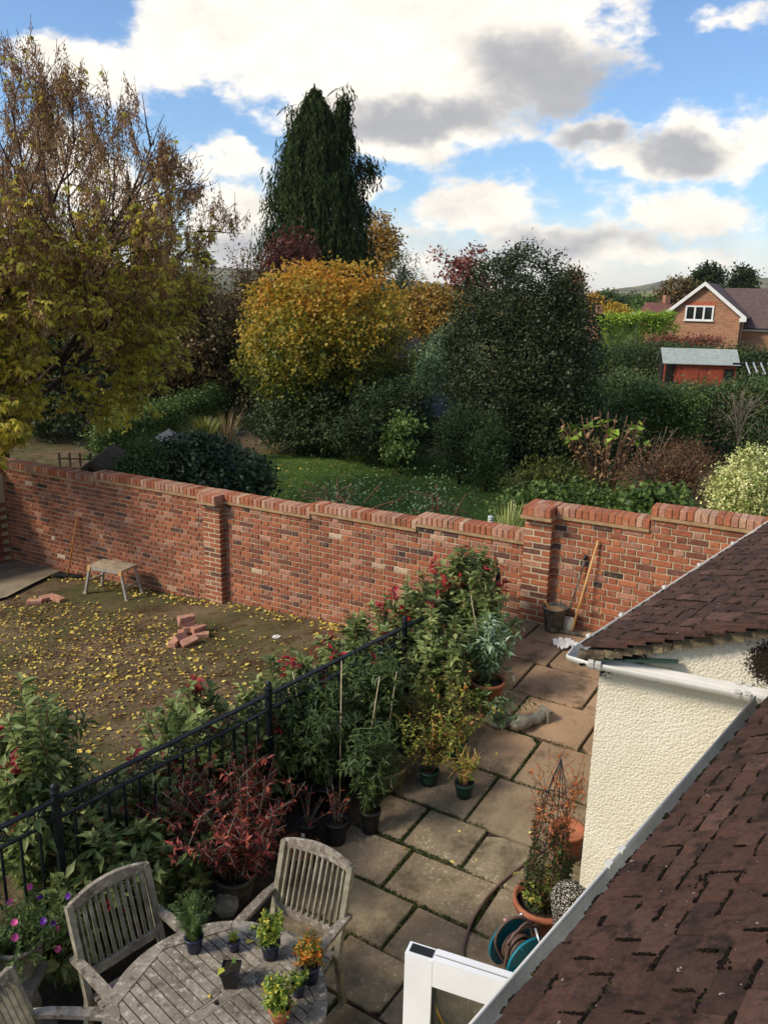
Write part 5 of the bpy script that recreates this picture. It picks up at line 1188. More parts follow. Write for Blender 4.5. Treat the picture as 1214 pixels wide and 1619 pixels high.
def far_house():
    D = 66.0; a = atd(1060, 494, D); b = atd(1163, 496, D+1.0); apex = atd(1116, 446, D+.5); w = (b[0]-a[0])*1.03; rz = math.radians(-30); ze = (a[2]+b[2])/2-.1; zr = apex[2]-.12; ox, oy = (a[0]+b[0])/2, D+.5
    th = thing('brick_house', 'brick gabled house with white bargeboards and a three pane window above the red leaved hedge', 'house', (ox, oy, 0), rz); hw_ = w/2; xa = apex[0]-ox; ln = 14.
    mb = MB(); mb.add([(-hw_, 0, -.2), (hw_, 0, -.2), (hw_, 0, ze), (xa, 0, zr), (-hw_, 0, ze), (hw_, 1.6, -.2), (hw_, 1.6, ze), (-hw_, 7, -.2), (-hw_, 7, ze)], [(0, 1, 2, 3, 4), (1, 5, 6, 2), (0, 4, 8, 7)]); part('wall', mb, M_FBRICK, th)
    mb = MB(); mb.add([(hw_, 1.6, -.2), (ln, 1.6, -.2), (ln, 1.6, ze-.9), (hw_, 1.6, ze-.9)], [(0, 1, 2, 3)]); part('wall', mb, M_FBRICK, th)
    # gable roof (ridge along y) and main roof (ridge along x)
    e = .35; mb = MB()
    for sg in (-1, 1):
        f = (zr-ze)/abs(sg*hw_-xa); xe = sg*(hw_+e); zz = ze-f*e
        mb.add([(xe, -e, zz+.12), (xa, -e, zr+.12), (xa, 6, zr+.12), (xe, 6, zz+.12), (xe, -e, zz), (xa, -e, zr), (xa, 6, zr), (xe, 6, zz)], [(0, 1, 2, 3), (7, 6, 5, 4), (0, 4, 5, 1), (0, 3, 7, 4)])
    rf = part('roof', mb, M_FROOF, th)
    zm = atd(1214, 457, D+6)[2]
    mb = MB(); mb.add([(xa+.6, 1.3, ze-1.0), (ln+.5, 1.3, ze-1.0), (ln+.5, 6.2, zm), (xa+.6, 6.2, zm), (xa+.6, 11, ze-1), (ln+.5, 11, ze-1)], [(0, 1, 2, 3), (3, 2, 5, 4)]); part('roof', mb, M_FROOF, th)
    for sg in (-1, 1):
        f = (zr-ze)/abs(sg*hw_-xa); mb = MB(); x1 = sg*(hw_+e); z1 = ze-f*e
        mb.add([(x1, -e-.06, z1+.16), (xa, -e-.06, zr+.16), (xa, -e-.06, zr-.16), (x1, -e-.06, z1-.16), (x1, -e-.001, z1+.16), (xa, -e-.001, zr+.16), (xa, -e-.001, zr-.16), (x1, -e-.001, z1-.16)], [(0, 1, 2, 3), (4, 5, 1, 0), (3, 2, 6, 7)]); part('bargeboard', mb, M_WHITE, th)
        part('eave_box', MB().box((sg*(hw_+.12), -e+.1, z1-.06), (.5, .4, .30)), M_WHITE, th)
    wa = on_plane(1092, 500, (a[0], D), (1, 0)); wl = atd(1090, 484, D); wr = atd(1128, 507, D); cx = (wl[0]+wr[0])/2-ox; ww = wr[0]-wl[0]; wz0, wz1 = wr[2]+.02, wl[2]
    wn = part('window', MB().box((cx, -.05, wz0-.06), (ww+.25, .25, .08)), M_WHITE, th)
    for i in range(4): part('frame', MB().box((cx-ww/2+ww*i/3, -.05, (wz0+wz1)/2), (.13, .12, wz1-wz0)), M_WHITE, wn)
    for z in (wz0, wz1): part('frame', MB().box((cx, -.048, z), (ww+.12, .11, .12)), M_WHITE, wn)
    for i in range(3): part('pane', MB().box((cx-ww/2+ww*(i+.5)/3, -.02, (wz0+wz1)/2), (ww/3-.1, .02, wz1-wz0)), M_DGLASS, wn)
    part('lintel', MB().box((cx, -.012, wz1+.2), (ww+.3, .03, .26)), simple('red_lintel_brick', '#9c4f34', '#b0603f', 4, .9, .2), th)
    part('downpipe', MB().tube([(hw_-.05, -.08, 0), (hw_-.05, -.08, ze-.2)], .05, 6), M_IRON, th); part('gutter', MB().box((ln/2+hw_/2, 1.2, ze-1.02), (ln-hw_, .12, .1)), M_IRON, th); part('fascia', MB().box((ln/2+hw_/2, 1.33, ze-1.12), (ln-hw_, .05, .18)), M_WHITE, th)
far_house()
def roof_house(label, box, D, rz, m=M_FROOF2):
    a = atd(box[0], box[3], D); b = atd(box[2], box[3], D); zt = atd(box[0], box[1], D)[2]; w = b[0]-a[0]; ze = a[2]; cx = (a[0]+b[0])/2
    th = thing('distant_house', label, 'house', (cx, D, 0), rz); part('wall', MB().box((0, 2, ze/2), (w*.94, 4, ze)), M_FBRICK, th)
    mb = MB(); mb.add([(-w/2, -.3, ze), (w/2, -.3, ze), (w/2, 2, zt), (-w/2, 2, zt), (-w/2, 4.3, ze), (w/2, 4.3, ze)], [(0, 1, 2, 3), (3, 2, 5, 4), (0, 3, 4), (1, 5, 2)]); r_ = part('roof', mb, m, th)
    part('chimney', MB().box((w*.3, 2, zt+.2), (.6, .6, 1.2)), M_FBRICK, r_); return th
roof_house('distant house with a red tiled roof left of the gabled brick house', (1032, 478, 1075, 502), 92, math.radians(12))
roof_house('distant house roof showing right behind the holly', (903, 472, 927, 492), 110, 0)
roof_house('low distant roof beside the lime conifer hedge', (940, 495, 956, 510), 85, 0)
part_ = atd(1020, 500, 95); gth = thing('distant_house', 'tiny white gable end beyond the lime conifer hedge', 'house', (part_[0], 95, 0)); mb = MB(); mb.add([(-1, 0, 0), (1, 0, 0), (1, 0, part_[2]-.5), (0, 0, part_[2]+.3), (-1, 0, part_[2]-.5)], [(0, 1, 2, 3, 4)]); mb.add([(-1.2, -.2, part_[2]-.6), (0, -.2, part_[2]+.4), (0, 5, part_[2]+.4), (-1.2, 5, part_[2]-.6), (1.2, -.2, part_[2]-.6), (1.2, 5, part_[2]-.6)], [(0, 1, 2, 3), (1, 4, 5, 2)]); part('gable', mb, M_WHITE, gth)
for i, (bx, D, m, lab, tn) in enumerate([
    ((1097, 418, 1142, 470), 120, 'conifer', 'dark conifer standing behind the ridge of the gabled brick house', (0, 1)),
    ((1156, 424, 1190, 475), 125, 'conifer', 'smaller dark conifer farther along the ridge of the gabled brick house', (0, 1)),
    ((1040, 440, 1105, 500), 105, 'brownleaf', 'brown green tree against the left slope of the brick gable', (.2, 1)),
    ((922, 468, 946, 505), 105, 'orange', 'bright orange distant tree near the red tiled roof behind the holly', (.5, 1)),
    ((956, 485, 990, 512), 95, 'yellow', 'small yellow distant tree above the lime conifer hedge', (.5, .8)),
    ((885, 428, 920, 480), 100, 'keys', 'hazy bare grey tree behind the holly top', (.5, 1)),
    ((935, 462, 985, 505), 150, 'mid', 'round green distant tree beyond the orange tree', (0, .7)),
    ((975, 468, 1020, 508), 160, 'mid', 'broad olive distant tree in the tree line beyond the lime hedge', (0, .6)),
    ((1005, 470, 1050, 508), 140, 'bright', 'fresh green distant tree beside the red tiled roof', (0, .6)),
    ((1035, 462, 1075, 500), 170, 'orange', 'rust tinted distant tree in the tree line behind the red tiled roof', (0, .5)),
    ((640, 455, 720, 520), 60, 'mid', 'green tree far back between the yew and the holly', (0, .7)),
    ((245, 425, 330, 500), 70, 'mid', 'green tree far back behind the maple twigs', (0, .6)),
    ((180, 440, 270, 520), 75, 'brownleaf', 'brown tree far back behind the maple twigs', (0, 1))]):
    sc = D/100; bush('distant_tree', lab, bx, D, m, 130, 26, .42*sc, .42*sc, .22*sc, 200+i, .8, 'tree', .16, 12, lump=.18, gz=-.1, mat_tones=tn)
# far wood line and hills
def hills(name, D, prof, mat, seed, depth):
    rng = np.random.default_rng(seed); V = []; xs_ = np.arange(-900, 2300, 14); n = len(xs_)
    for px in xs_:
        y = np.interp(px, [p[0] for p in prof], [p[1] for p in prof])+2.0*math.sin(px*.05+seed)*.5+rng.normal()*.5
        t = atd(px, y, D); V += [(t[0]*(1-.5*depth/D), D-depth, -3), (t[0]*(1-.25*depth/D), D-depth*.45, t[2]*.55), (t[0], D, t[2]), (t[0]*1.2, D+depth, t[2]*.6)]
    F = [(i*4+k, (i+1)*4+k, (i+1)*4+k+1, i*4+k+1) for i in range(n-1) for k in range(3)]; return struct(obj(name, np_mesh(name, V, F, None, mat, True)))
th_ = MT('wooded_hill'); x, y, z = th_.sep(); c = th_.ramp(th_.noise(.012, 6, .65), [(.3, '#2f3d22'), (.45, '#4e552c'), (.55, '#8a7640'), (.62, '#a0965c'), (.75, '#55602f')]); th_.bump(th_.noise(.06, 5, .7), 1., 12.)
M_HILL = th_.done(c, 1., 0, 0)
tf = MT('hill_field'); c = tf.ramp(tf.noise(.006, 4, .6), [(.35, '#6b6b3c'), (.5, '#8d8352'), (.65, '#77794a')]); M_FIELD = tf.done(c, 1., 0, 0)
hills('hills', 3000, [(-900, 450), (0, 428), (280, 421), (420, 425), (600, 440), (800, 458), (930, 464), (1000, 453), (1060, 442), (1100, 438), (1214, 440), (1500, 455), (2300, 470)], M_HILL, 1, 1100)
hills('hills', 1500, [(-900, 470), (300, 460), (700, 470), (900, 472), (1000, 463), (1100, 458), (1300, 462), (2300, 480)], M_FIELD, 2, 500)
rng = np.random.default_rng(300); C = []
for i in range(900):
    px = rng.uniform(-300, 1500); D = rng.uniform(230, 420); zt = 4.35+(rng.uniform(-9, 4))/1280*D; p = atd(px, 470, D); C.append((p[0], D, rng.uniform(-1.0, max(1.5, zt))))
C = np.array(C); m = 24; ci = np.repeat(np.arange(len(C)), m); P = C[ci]+rng.normal(size=(len(ci), 3))*np.array((2.6, 2.0, 1.3)); s = rng.uniform(.7, 1.3, len(ci)); ct = rng.random(len(C))
w_ = stuff(fol('wood', leaves(P, rdir(rng, len(ci)), unit(rdir(rng, len(ci))+np.array((0, -.3, .6))), 1.7*s, 1.1*s, np.clip(ct[ci]*.8+rng.random(len(ci))*.2, 0, 1)), L('far_wood', '#26351c', '#33421f', '#4a4c24', '#6b5428', '#3c4a24'), None)); tag(w_, 'far belt of mixed woodland along the foot of the hills', 'wood')
# ------------------------------------------------------------------ things on the muddy lawn
M_WOOD = simple('worn_board', '#8b7a60', '#b3a184', 8, .85, .4, 60); M_ALU = simple('dull_aluminium', '#a39f94', '#bebab0', 12, .5, .2, 60, metal=.5); M_HANDLE = simple('ash_handle', '#b8864c', '#d0a468', 6, .6, .1, 40); M_BLACKP = simple('black_plastic', '#141416', '#202022', 8, .5, .15, 50); M_RAWBRICK = simple('new_brick', '#a8765c', '#c0907a', 14, .92, .5, 80)
def gz_l(x, y): return float(lawn_z(x, y))
p = glawn(181, 938); hz = .46
th = thing('work_platform', 'splattered folding work platform standing on the muddy lawn by the wall', 'platform', (p[0], p[1], p[2]), math.radians(-22))
part('deck', MB().box((0, 0, hz), (.66, .36, .025)), M_WOOD, th)
part('deck_frame', MB().box((0, .165, hz-.03), (.64, .03, .04)).box((0, -.165, hz-.03), (.64, .03, .04)), M_ALU, th)
for sx in (-1, 1):
    for sy in (-1, 1): lg = part('leg', MB().beam((sx*.40, sy*.185, 0), (sx*.30, sy*.16, hz-.02), .03, .045, up=(0, 1, 0)), M_ALU, th); part('foot', MB().box((sx*.402, sy*.186, .012), (.06, .05, .03)), M_BLACKP if False else M_WOOD, lg)
    part('rung', MB().beam((sx*.36, -.17, .2), (sx*.36, .17, .2), .025, .03), M_ALU, th); part('hinge', MB().box((sx*.30, -.18, hz-.04), (.06, .03, .07)), M_HANDLE, th)
# broom against the wall
b0 = glawn(108, 914); bt_ = on_plane(123, 817, WA+WN*.03, WD); th = thing('broom', 'yard broom with a long orange handle and black head leaning on the wall', 'broom', b0)
part('handle', MB().tube([(0, 0, .06), bt_-b0], .015, 8), simple('orange_handle', '#b5702a', '#cf8636', 6, .5, .05), th, True); part('head', MB().box((0, 0, .055), (.48, .07, .035), math.radians(-8)), M_BLACKP, th)
mb = MB(); rr = random.Random(1)
for i in range(90): x = -.22+.44*i/89; y_ = rr.uniform(-.03, .03); mb.beam((x, y_, .0), (x, y_, .04), .008, .008, up=(0, 1, 0))
part('bristles', mb, M_BLACKP, th)
# bricks: little pile, and loose ones
lb = brick_mesh(.215, .1025, .065, random.Random(8), 'loose_brick'); lb.materials[0] = M_RAWBRICK
def brick_at(px, py, dz, rz, label, tilt=0.0, roll=0., dx=0., dy=0.):
    q = glawn(px, py); o = obj('brick', lb, None, (q[0]+dx, q[1]+dy, q[2]+dz)); o.rotation_euler = (tilt, roll, rz); return tag(o, label, 'brick', 'loose bricks on the lawn')
q = (296, 1003)
for k, (rz, lab) in enumerate(((.5, 'brick at the bottom of the little stack on the lawn'), (1.9, 'second brick up in the little stack on the lawn'), (.35, 'third brick up in the little stack on the lawn'), (.6, 'brick on top of the little stack on the lawn'))):
    brick_at(*q, .035+.067*k, rz, lab)
brick_at(296, 1003, .035, .5, 'brick flanking the bottom of the little stack', dx=.05, dy=.13)
for (px, py, dz, rz, ti, ro_, lab) in ((314, 1004, .10, .9, .1, 0, 'brick lying across another beside the little stack'), (318, 1008, .036, .2, 0, 0, 'brick supporting another beside the little stack'), (286, 1016, .07, 1.1, .7, .2, 'brick leaning over at the front of the little stack'), (300, 1020, .055, .7, .5, -.2, 'brick tipped on its edge in front of the little stack'), (276, 1020, .036, 1.5, 0, 0, 'pinkish brick end at the foot of the little stack'),
                                  (56, 955, .036, .2, 0, 0, 'pale brick lying near the concrete path'), (76, 948, .03, .8, .2, 0, 'half buried brick near the concrete path'), (92, 950, .034, -.5, 0, .1, 'brick lying apart at the end of the loose row near the concrete path')):
    brick_at(px, py, dz, rz, lab, ti, ro_)
q = glawn(437, 1008); mb = MB(); mb.blob((0, 0, .015), (.06, .05, .015), np.random.default_rng(3), 9, 5, .6); o = part('crumpled_paper', mb, M_WHITE, None, False); o.location = q; tag(o, 'scrap of crumpled white paper on the bare soil', 'paper')
# bucket, tools and bag on the terrace by the wall
q = gpatio(877, 1000); M_BUCKET = simple('muddy_black_plastic', '#2a2a26', '#6b675a', 14, .8, .3, 60)
th = thing('bucket', 'mud caked black bucket of mortar beside the pier', 'bucket', (q[0], q[1]+.08, q[2]))
part('shell', MB().lathe([(.095, 0), (.105, .02), (.135, .27), (.147, .275), (.147, .288), (.136, .288), (.128, .24)], 22), M_BUCKET, th, True); part('mortar', MB().lathe([(.131, .245), (.09, .262), (0, .268)], 22), M_CREASE, th, True)
part('trowel_handle', MB().tube([(-.06, -.02, .25), (-.13, -.04, .36)], .012, 7), M_HANDLE, th)
a = gpatio(903, 1002); b = on_plane(945, 855, WA+WN*.03, WD); th = thing('rake', 'tool with a long pale wooden handle leaning on the brick wall', 'tool', a); part('handle', MB().tube([(0, 0, .02), b-a], .014, 8), M_HANDLE, th, True); part('head', MB().box((-.05, -.01, .02), (.34, .03, .03), math.radians(-25)), M_BUCKET, th)
a = gpatio(893, 998); b = on_plane(924, 885, WA+WN*.03, WD); th = thing('spade', 'spade with a thin dark shaft leaning beside the pale handled tool', 'tool', a); part('shaft', MB().tube([(0, 0, .1), b-a], .011, 8), M_BUCKET, th, True); part('grip', MB().tube([b-a, (b-a)*1.06], .02, 8), M_BLACKP, th, True); part('blade', MB().box((0, -.01, .09), (.17, .012, .2), math.radians(-28)), M_ALU, th)
q = gpatio(893, 1022); mb = MB(); rg = np.random.default_rng(6); n = 9
V = [(x/n*.24-.12, y/n*.20-.10, .01+.05*abs(math.sin(x*1.3+y))*rg.random()+.02*math.sin(y*1.7)) for y in range(n+1) for x in range(n+1)]
o = obj('plastic_sack', np_mesh('plastic_sack', np.array(V), np.array([(j*(n+1)+i, j*(n+1)+i+1, (j+1)*(n+1)+i+1, (j+1)*(n+1)+i) for j in range(n) for i in range(n)]), None, M_WHITE), None, (q[0], q[1], q[2]+.01), .4); tag(o, 'crumpled white plastic sack lying on the paving by the bucket', 'sack')

# ------------------------------------------------------------------ photinia hedge plants along the fence (lawn side)
def photinia(t, off, h, spread, nst, seed, label, redf, gz_=None, ll=.105, lw=.042):
    rng = np.random.default_rng(seed); p = FO+FD*t-FN*off; base = np.array((p[0], p[1], gz_ if gz_ is not None else min(float(lawn_z(p[0], p[1])), 0.)))
    th = thing('photinia_shrub', label, 'shrub', base, group='photinia bushes along the iron fence'); st = stems(rng, nst, h, spread, n_pts=7, base_r=.08, curve=.45, hv=.45)
    side = []
    for s in st:
        for k in range(3):
            j = rng.integers(2, 6); a = s[j]; d = unit(rng.normal(size=3)+np.array((0, 0, .9))); e = a+d*rng.uniform(.12, .3)*(h/1.3); side.append(bez(a, (a+e)/2+np.array((0, 0, -.02)), e, 4))
    A, B = leafy(rng, st+side, .024, ll, lw, .22, 2, 1.0, .35, (0, 1), T5, .22, tipfrac=redf)
    fol('foliage', A, LM['photinia'], th)
    if B: stuff(fol('red_tips', B, LM['photred'], th))
    part('stems', stemmesh(st+side, .009, .003), M_TWIG, th, True)
photinia(-.75, .34, 1.15, .5, 30, 401, 'photinia bush filling the fence corner behind the petunia urn', .06)
photinia(.12, .45, 2.0, .36, 34, 402, 'tall upright photinia with a red crown tip behind the first fence panel', .08)
photinia(.70, .34, 1.3, .42, 24, 403, 'low photinia behind the red leaved shrub', .1)
photinia(1.40, .40, 1.55, .42, 30, 404, 'photinia with single red shoots rising behind the second fence panel', .1)
photinia(2.45, .35, 1.45, .5, 36, 405, 'photinia leaning over the rail near the bamboo canes', .14)
photinia(3.35, .32, 1.5, .5, 44, 406, 'photinia with many red tips in front of the brick wall', .22)
photinia(4.2, .30, 1.68, .5, 48, 407, 'dense photinia with many red tips beside the fence end', .2)
photinia(4.95, .10, 2.0, .45, 50, 408, 'tallest photinia swallowing the end post of the fence', .12)
# those that push through to the patio side
photinia(3.9, -.28, 1.05, .45, 34, 409, 'photinia pushing through the bars onto the patio side at the fourth post', .0, gz_=float(patio_z(*(FO+FD*3.9))))
photinia(4.7, -.25, .95, .42, 30, 410, 'photinia pushing through the bars behind the terracotta pot', .0, gz_=float(patio_z(*(FO+FD*4.7))))
photinia(-.05, -.12, .80, .30, 24, 411, 'low green photinia in front of the fence behind the petunias', .03, gz_=0.0)
photinia(.62, -.16, .95, .42, 32, 412, 'low green photinia in front of the fence left of the red shrub', .03, gz_=0.0)

photinia(-.95, -.12, 1.0, .45, 34, 413, 'photinia growing through the bars at the near end of the fence', .04, gz_=0.0)
photinia(.25, -.10, 1.0, .35, 28, 414, 'photinia growing through the bars just past the first fence post', .04, gz_=0.0)
photinia(1.25, .12, 1.15, .40, 28, 415, 'photinia filling the bars straight behind the red leaved shrub', .04)
photinia(2.0, .22, 1.25, .40, 28, 416, 'photinia filling the bars behind the second iron post', .08)
photinia(2.9, .22, 1.3, .42, 30, 417, 'photinia filling the bars behind the tomato plant', .1)
# ------------------------------------------------------------------ pots and plants on the patio
M_SOIL = simple('potting_soil', '#1d1610', '#32271c', 30, 1., .8, 120, .01); M_TERRA = simple('terracotta', '#8f5238', '#ab6a4a', 8, .85, .3, 60); M_BLUE = simple('dark_blue_pot', '#141c34', '#1f2a48', 10, .35, .05, 40); M_GREENP = simple('dark_green_plastic', '#12322c', '#1b443b', 10, .45, .05, 40); M_GREYP = simple('weathered_grey_pot', '#3f3c33', '#5c584b', 9, .85, .4, 60); M_STONE = simple('lichened_stone', '#6b6657', '#8f897a', 10, .92, .6, 60, .01)
def pot(th, r, h, mat, r0=.72, soil=True, rim=.0, name='pot'):
    lip = .012 if r > .08 else .006
    p_ = part(name, MB().lathe([(r*r0, 0), (r*(r0+(1-r0)*.5), h*.5), (r*.97, h*.86), (r*(1.0+rim), h*.87), (r*(1.0+rim), h), (r-lip, h), (r-lip*1.2, h*.86)], 22), mat, th, True)
    if soil: part('soil', MB().lathe([(r-lip, h*.87), (r*.5, h*.90), (0, h*.91)], 18), M_SOIL, th, True)
    return p_
def potted(name, label, base, r, h, potm, cat='potted plant', group=None, rz=0., rim=.06, r0=.75):
    th = thing(name, label, cat, base, rz, group); pot(th, r, h, potm, r0, True, rim); return th
def up(V, z):
    if V is None: return None
    return (V[0]+np.array((0, 0, z)), V[1], V[2])
def shoot(th, rng, h0, n, h, spread, step, ll, lw, mat, stemm=None, start=.15, whorl=1, tones=(0, 1), r0=.004, droop=.3, curve=.3, base_r=.03, tpl=T5, hv=.3, lean=(0, 0), ang=1.0, side=0, sl=.12):
    st = stems(rng, n, h, spread, lean, 7, base_r, curve, hv); st = [[p+np.array((0, 0, h0)) for p in s] for s in st]; ex = []
    for s in st:
        for k in range(side):
            j = rng.integers(2, 6); a = s[j]; e = a+unit(rng.normal(size=3)+np.array((0, 0, .5)))*rng.uniform(.5, 1.2)*sl; ex.append(bez(a, (a+e)/2, e, 4))
    A, _ = leafy(rng, st+ex, step, ll, lw, start, whorl, ang, droop, tones, tpl); fol('foliage', A, LM[mat], th); part('stems', stemmesh(st+ex, r0, r0*.4), stemm or M_STEMG, th, True); return st
G = np.random.default_rng
def tz(px, py): q = at(px, py, TZ); return (q[0], q[1], TZ+.001)
PG = 'small potted plants on the garden table'
th = potted('potted_rosemary', 'feathery rosemary in a dark blue pot on the table', tz(308, 1502), .052, .095, M_BLUE, group=PG); shoot(th, G(1), .08, 46, .30, .13, .006, .026, .0045, 'rosemary', whorl=2, r0=.002, hv=.35, tpl=T4, start=.05)
th = potted('potted_seedling', 'tiny pale seedling in a small dark blue pot on the table', tz(371, 1502), .034, .058, M_BLUE, group=PG); shoot(th, G(2), .05, 7, .075, .03, .012, .03, .02, 'tablegreen', tones=(.4, 1), r0=.0015)
th = thing('potted_seedling', 'black square pot with a drooping yellow leaved seedling on the table', 'potted plant', tz(366, 1556), TA+.75, PG)
mb = MB(); a0, a1, hh_ = .034, .049, .112
mb.add([(x*a0, y_*a0, 0) for x, y_ in ((-1, -1), (1, -1), (1, 1), (-1, 1))]+[(x*a1*.97, y_*a1*.97, hh_*.85) for x, y_ in ((-1, -1), (1, -1), (1, 1), (-1, 1))]+[(x*a1*1.04, y_*a1*1.04, hh_*.86) for x, y_ in ((-1, -1), (1, -1), (1, 1), (-1, 1))]+[(x*a1*1.04, y_*a1*1.04, hh_) for x, y_ in ((-1, -1), (1, -1), (1, 1), (-1, 1))]+[(x*a1*.95, y_*a1*.95, hh_) for x, y_ in ((-1, -1), (1, -1), (1, 1), (-1, 1))]+[(x*a1*.93, y_*a1*.93, hh_*.9) for x, y_ in ((-1, -1), (1, -1), (1, 1), (-1, 1))], [(3, 2, 1, 0)]+[(k*4+i, k*4+(i+1) % 4, k*4+4+(i+1) % 4, k*4+4+i) for k in range(5) for i in range(4)])
part('pot', mb, M_BLACKP, th); part('soil', MB().box((0, 0, hh_*.86), (a1*1.85, a1*1.85, .012)), M_SOIL, th)
st = [bez((0, 0, .1), (-.01, -.0, .13), (-.045, .03, .15), 5), bez((.005, 0, .1), (.01, 0, .12), (.015, -.005, .135), 4)]; part('stems', stemmesh(st, .002, .0015), M_STEMG, th)
for p_, d_, l_, w_3, t_3 in ((st[0][-1], (-1, .6, -.15), .05, .045, .8), (st[1][-1], (.4, -.5, .1), .035, .03, .35), (st[1][-1], (-.3, -.5, .1), .03, .026, .3)): fol('leaf', leaves(np.array([p_]), np.array([d_], float), np.array([(0, 0, 1.)]), np.array((l_,)), np.array((w_3,)), np.array((t_3,)), TLOBE), LM['tablegreen'], th)
th = potted('potted_box', 'bushy green and yellow box plant in a dark blue pot on the table', tz(428, 1512), .055, .10, M_BLUE, group=PG); shoot(th, G(3), .085, 20, .22, .10, .009, .024, .014, 'tablegreen', whorl=2, side=4, sl=.07, r0=.002, hv=.4)
th = potted('potted_box', 'orange tinged box plant in a dark blue pot near the table rim', tz(490, 1550), .056, .105, M_BLUE, group=PG); shoot(th, G(4), .09, 18, .20, .09, .010, .023, .013, 'tableorange', whorl=2, side=4, sl=.07, r0=.002, hv=.4)
th = potted('potted_box', 'yellowish green box plant in a small terracotta pot at the table edge', tz(443, 1612), .055, .085, M_TERRA, group=PG, rim=.12); shoot(th, G(5), .07, 18, .20, .10, .009, .026, .014, 'tablegreen', whorl=2, side=4, sl=.07, r0=.002, hv=.4, tones=(.1, 1))
th = potted('potted_box', 'small dark blue pot with a little green box plant behind the terracotta one', tz(472, 1572), .040, .075, M_BLUE, group=PG); shoot(th, G(6), .06, 9, .09, .05, .009, .022, .012, 'tablegreen', whorl=2, side=2, sl=.05, r0=.002, tones=(0, .7))
for i, (px, py) in enumerate(((388, 1490), (330, 1578))):
    q = at(px, py, TZ+.004); o = obj('fallen_leaf', np_mesh('fallen_leaf', *leaves(np.zeros((1, 3)), np.array([(1, .3, .1)]), np.array([(0, 0, 1.)]), .055 if i == 0 else .03, .04 if i == 0 else .02, np.array([.8]), TLOBE), LM['litter']), None, q, i*1.3); tag(o, ('curled buff leaf lying on the table between the blue pots', 'small fallen leaf lying on the table planks')[i], 'leaf')
# red leaved shrub in a wide grey pot
q = gpatio(372, 1415); th = potted('potted_shrub', 'spreading red leaved shrub in a wide grey pot', (q[0], q[1], q[2]), .155, .20, M_GREYP, r0=.8)
shoot(th, G(11), .16, 52, .98, .80, .028, .058, .021, 'redshrub', M_TWIGG, start=.22, whorl=2, r0=.005, side=5, sl=.22, curve=.35, hv=.4, lean=(-.22, .14), base_r=.08, droop=.5)
A, _ = leafy(G(12), [[np.array((G(13).normal()*.0, 0, .17)), np.array((.06, -.04, .22))] for _ in range(1)]+stems(G(14), 26, .26, .14, base_r=.1), .02, .03, .02, .5); stuff(fol('underplanting', A, LM['mid'], th))
# lavender bush behind the chair
q = gpatio(262, 1440); th = thing('lavender_bush', 'grey green lavender mound behind the wooden chair', 'shrub', (q[0], q[1], 0)); shoot(th, G(15), 0, 230, .42, .36, .02, .034, .004, 'lavender', M_STEMG, start=.15, whorl=2, r0=.0018, hv=.5, tpl=T4, curve=.5, base_r=.12)
# boulder
q = gpatio(357, 1440); mb = MB().blob((0, 0, .06), (.10, .085, .085), G(16), 9, 6, .3); o = part('boulder', mb, M_STONE, None); o.location = (q[0], q[1], 0); tag(o, 'rough grey boulder beside the wide grey pot', 'stone')
# petunia urn on its pedestal
q = at(30, 1484, .735); up_ = thing('stone_urn', 'lichened stone urn overflowing with pink and purple petunias on a baluster pedestal', 'urn', (q[0], q[1], 0))
part('pedestal', MB().box((0, 0, .03), (.24, .24, .06)).lathe([(.10, .06), (.085, .09), (.05, .14), (.075, .20), (.088, .26), (.072, .33), (.045, .38), (.05, .41), (.085, .44)], 20).box((0, 0, .455), (.21, .21, .045)), M_STONE, up_)
part('bowl', MB().lathe([(.065, .48), (.06, .50), (.045, .52), (.10, .56), (.118, .60), (.125, .66), (.118, .69), (.14, .71), (.142, .73), (.125, .735), (.11, .70)], 24), M_STONE, up_, True); part('soil', MB().lathe([(.118, .70), (0, .72)], 18), M_SOIL, up_)
st = stems(G(17), 130, .34, .30, base_r=.09, hv=.9, curve=.55); st = [[p+np.array((0, 0, .68)) for p in s] for s in st]; A, _ = leafy(G(18), st, .022, .026, .014, .1, 2, tpl=T4); fol('foliage', A, LM['mid'], up_); part('stems', stemmesh(st, .002, .001, 4), M_STEMG, up_)
rg = G(19)
for i in range(17):
    s = st[rg.integers(len(st))][-1]+rg.normal(size=3)*np.array((.03, .03, .02))+np.array((0, 0, .012)); mb = MB(); d = unit(np.array((.0, -.7, .7))+rg.normal(size=3)*.35); u_ = unit(np.cross(d, (1, 0, 0.2))); w_2 = np.cross(d, u_); vs = [s]; n = 10
    for k in range(n): a_ = 2*math.pi*k/n; rr_ = .021*(1 if k % 2 else .85); vs.append(s+(u_*math.cos(a_)+w_2*math.sin(a_))*rr_+d*.009)
    mb.add(vs, [(0, 1+k, 1+(k+1) % n) for k in range(n)], .1+.25*rg.random() if i % 3 == 0 else .75+.25*rg.random()); part('flower', mb, LM['petunia'], up_)
# a few trailing flowers lower
th = thing('trailing_plant', 'straggly trailing foliage below the fence behind the wooden chair', 'plant', (gpatio(170, 1500)[0]-.1, gpatio(170, 1500)[1]+.25, 0)); shoot(th, G(20), 0, 50, .5, .38, .03, .035, .018, 'brownleaf', M_TWIG, start=.1, whorl=2, r0=.002, hv=.6, curve=.6, base_r=.2)
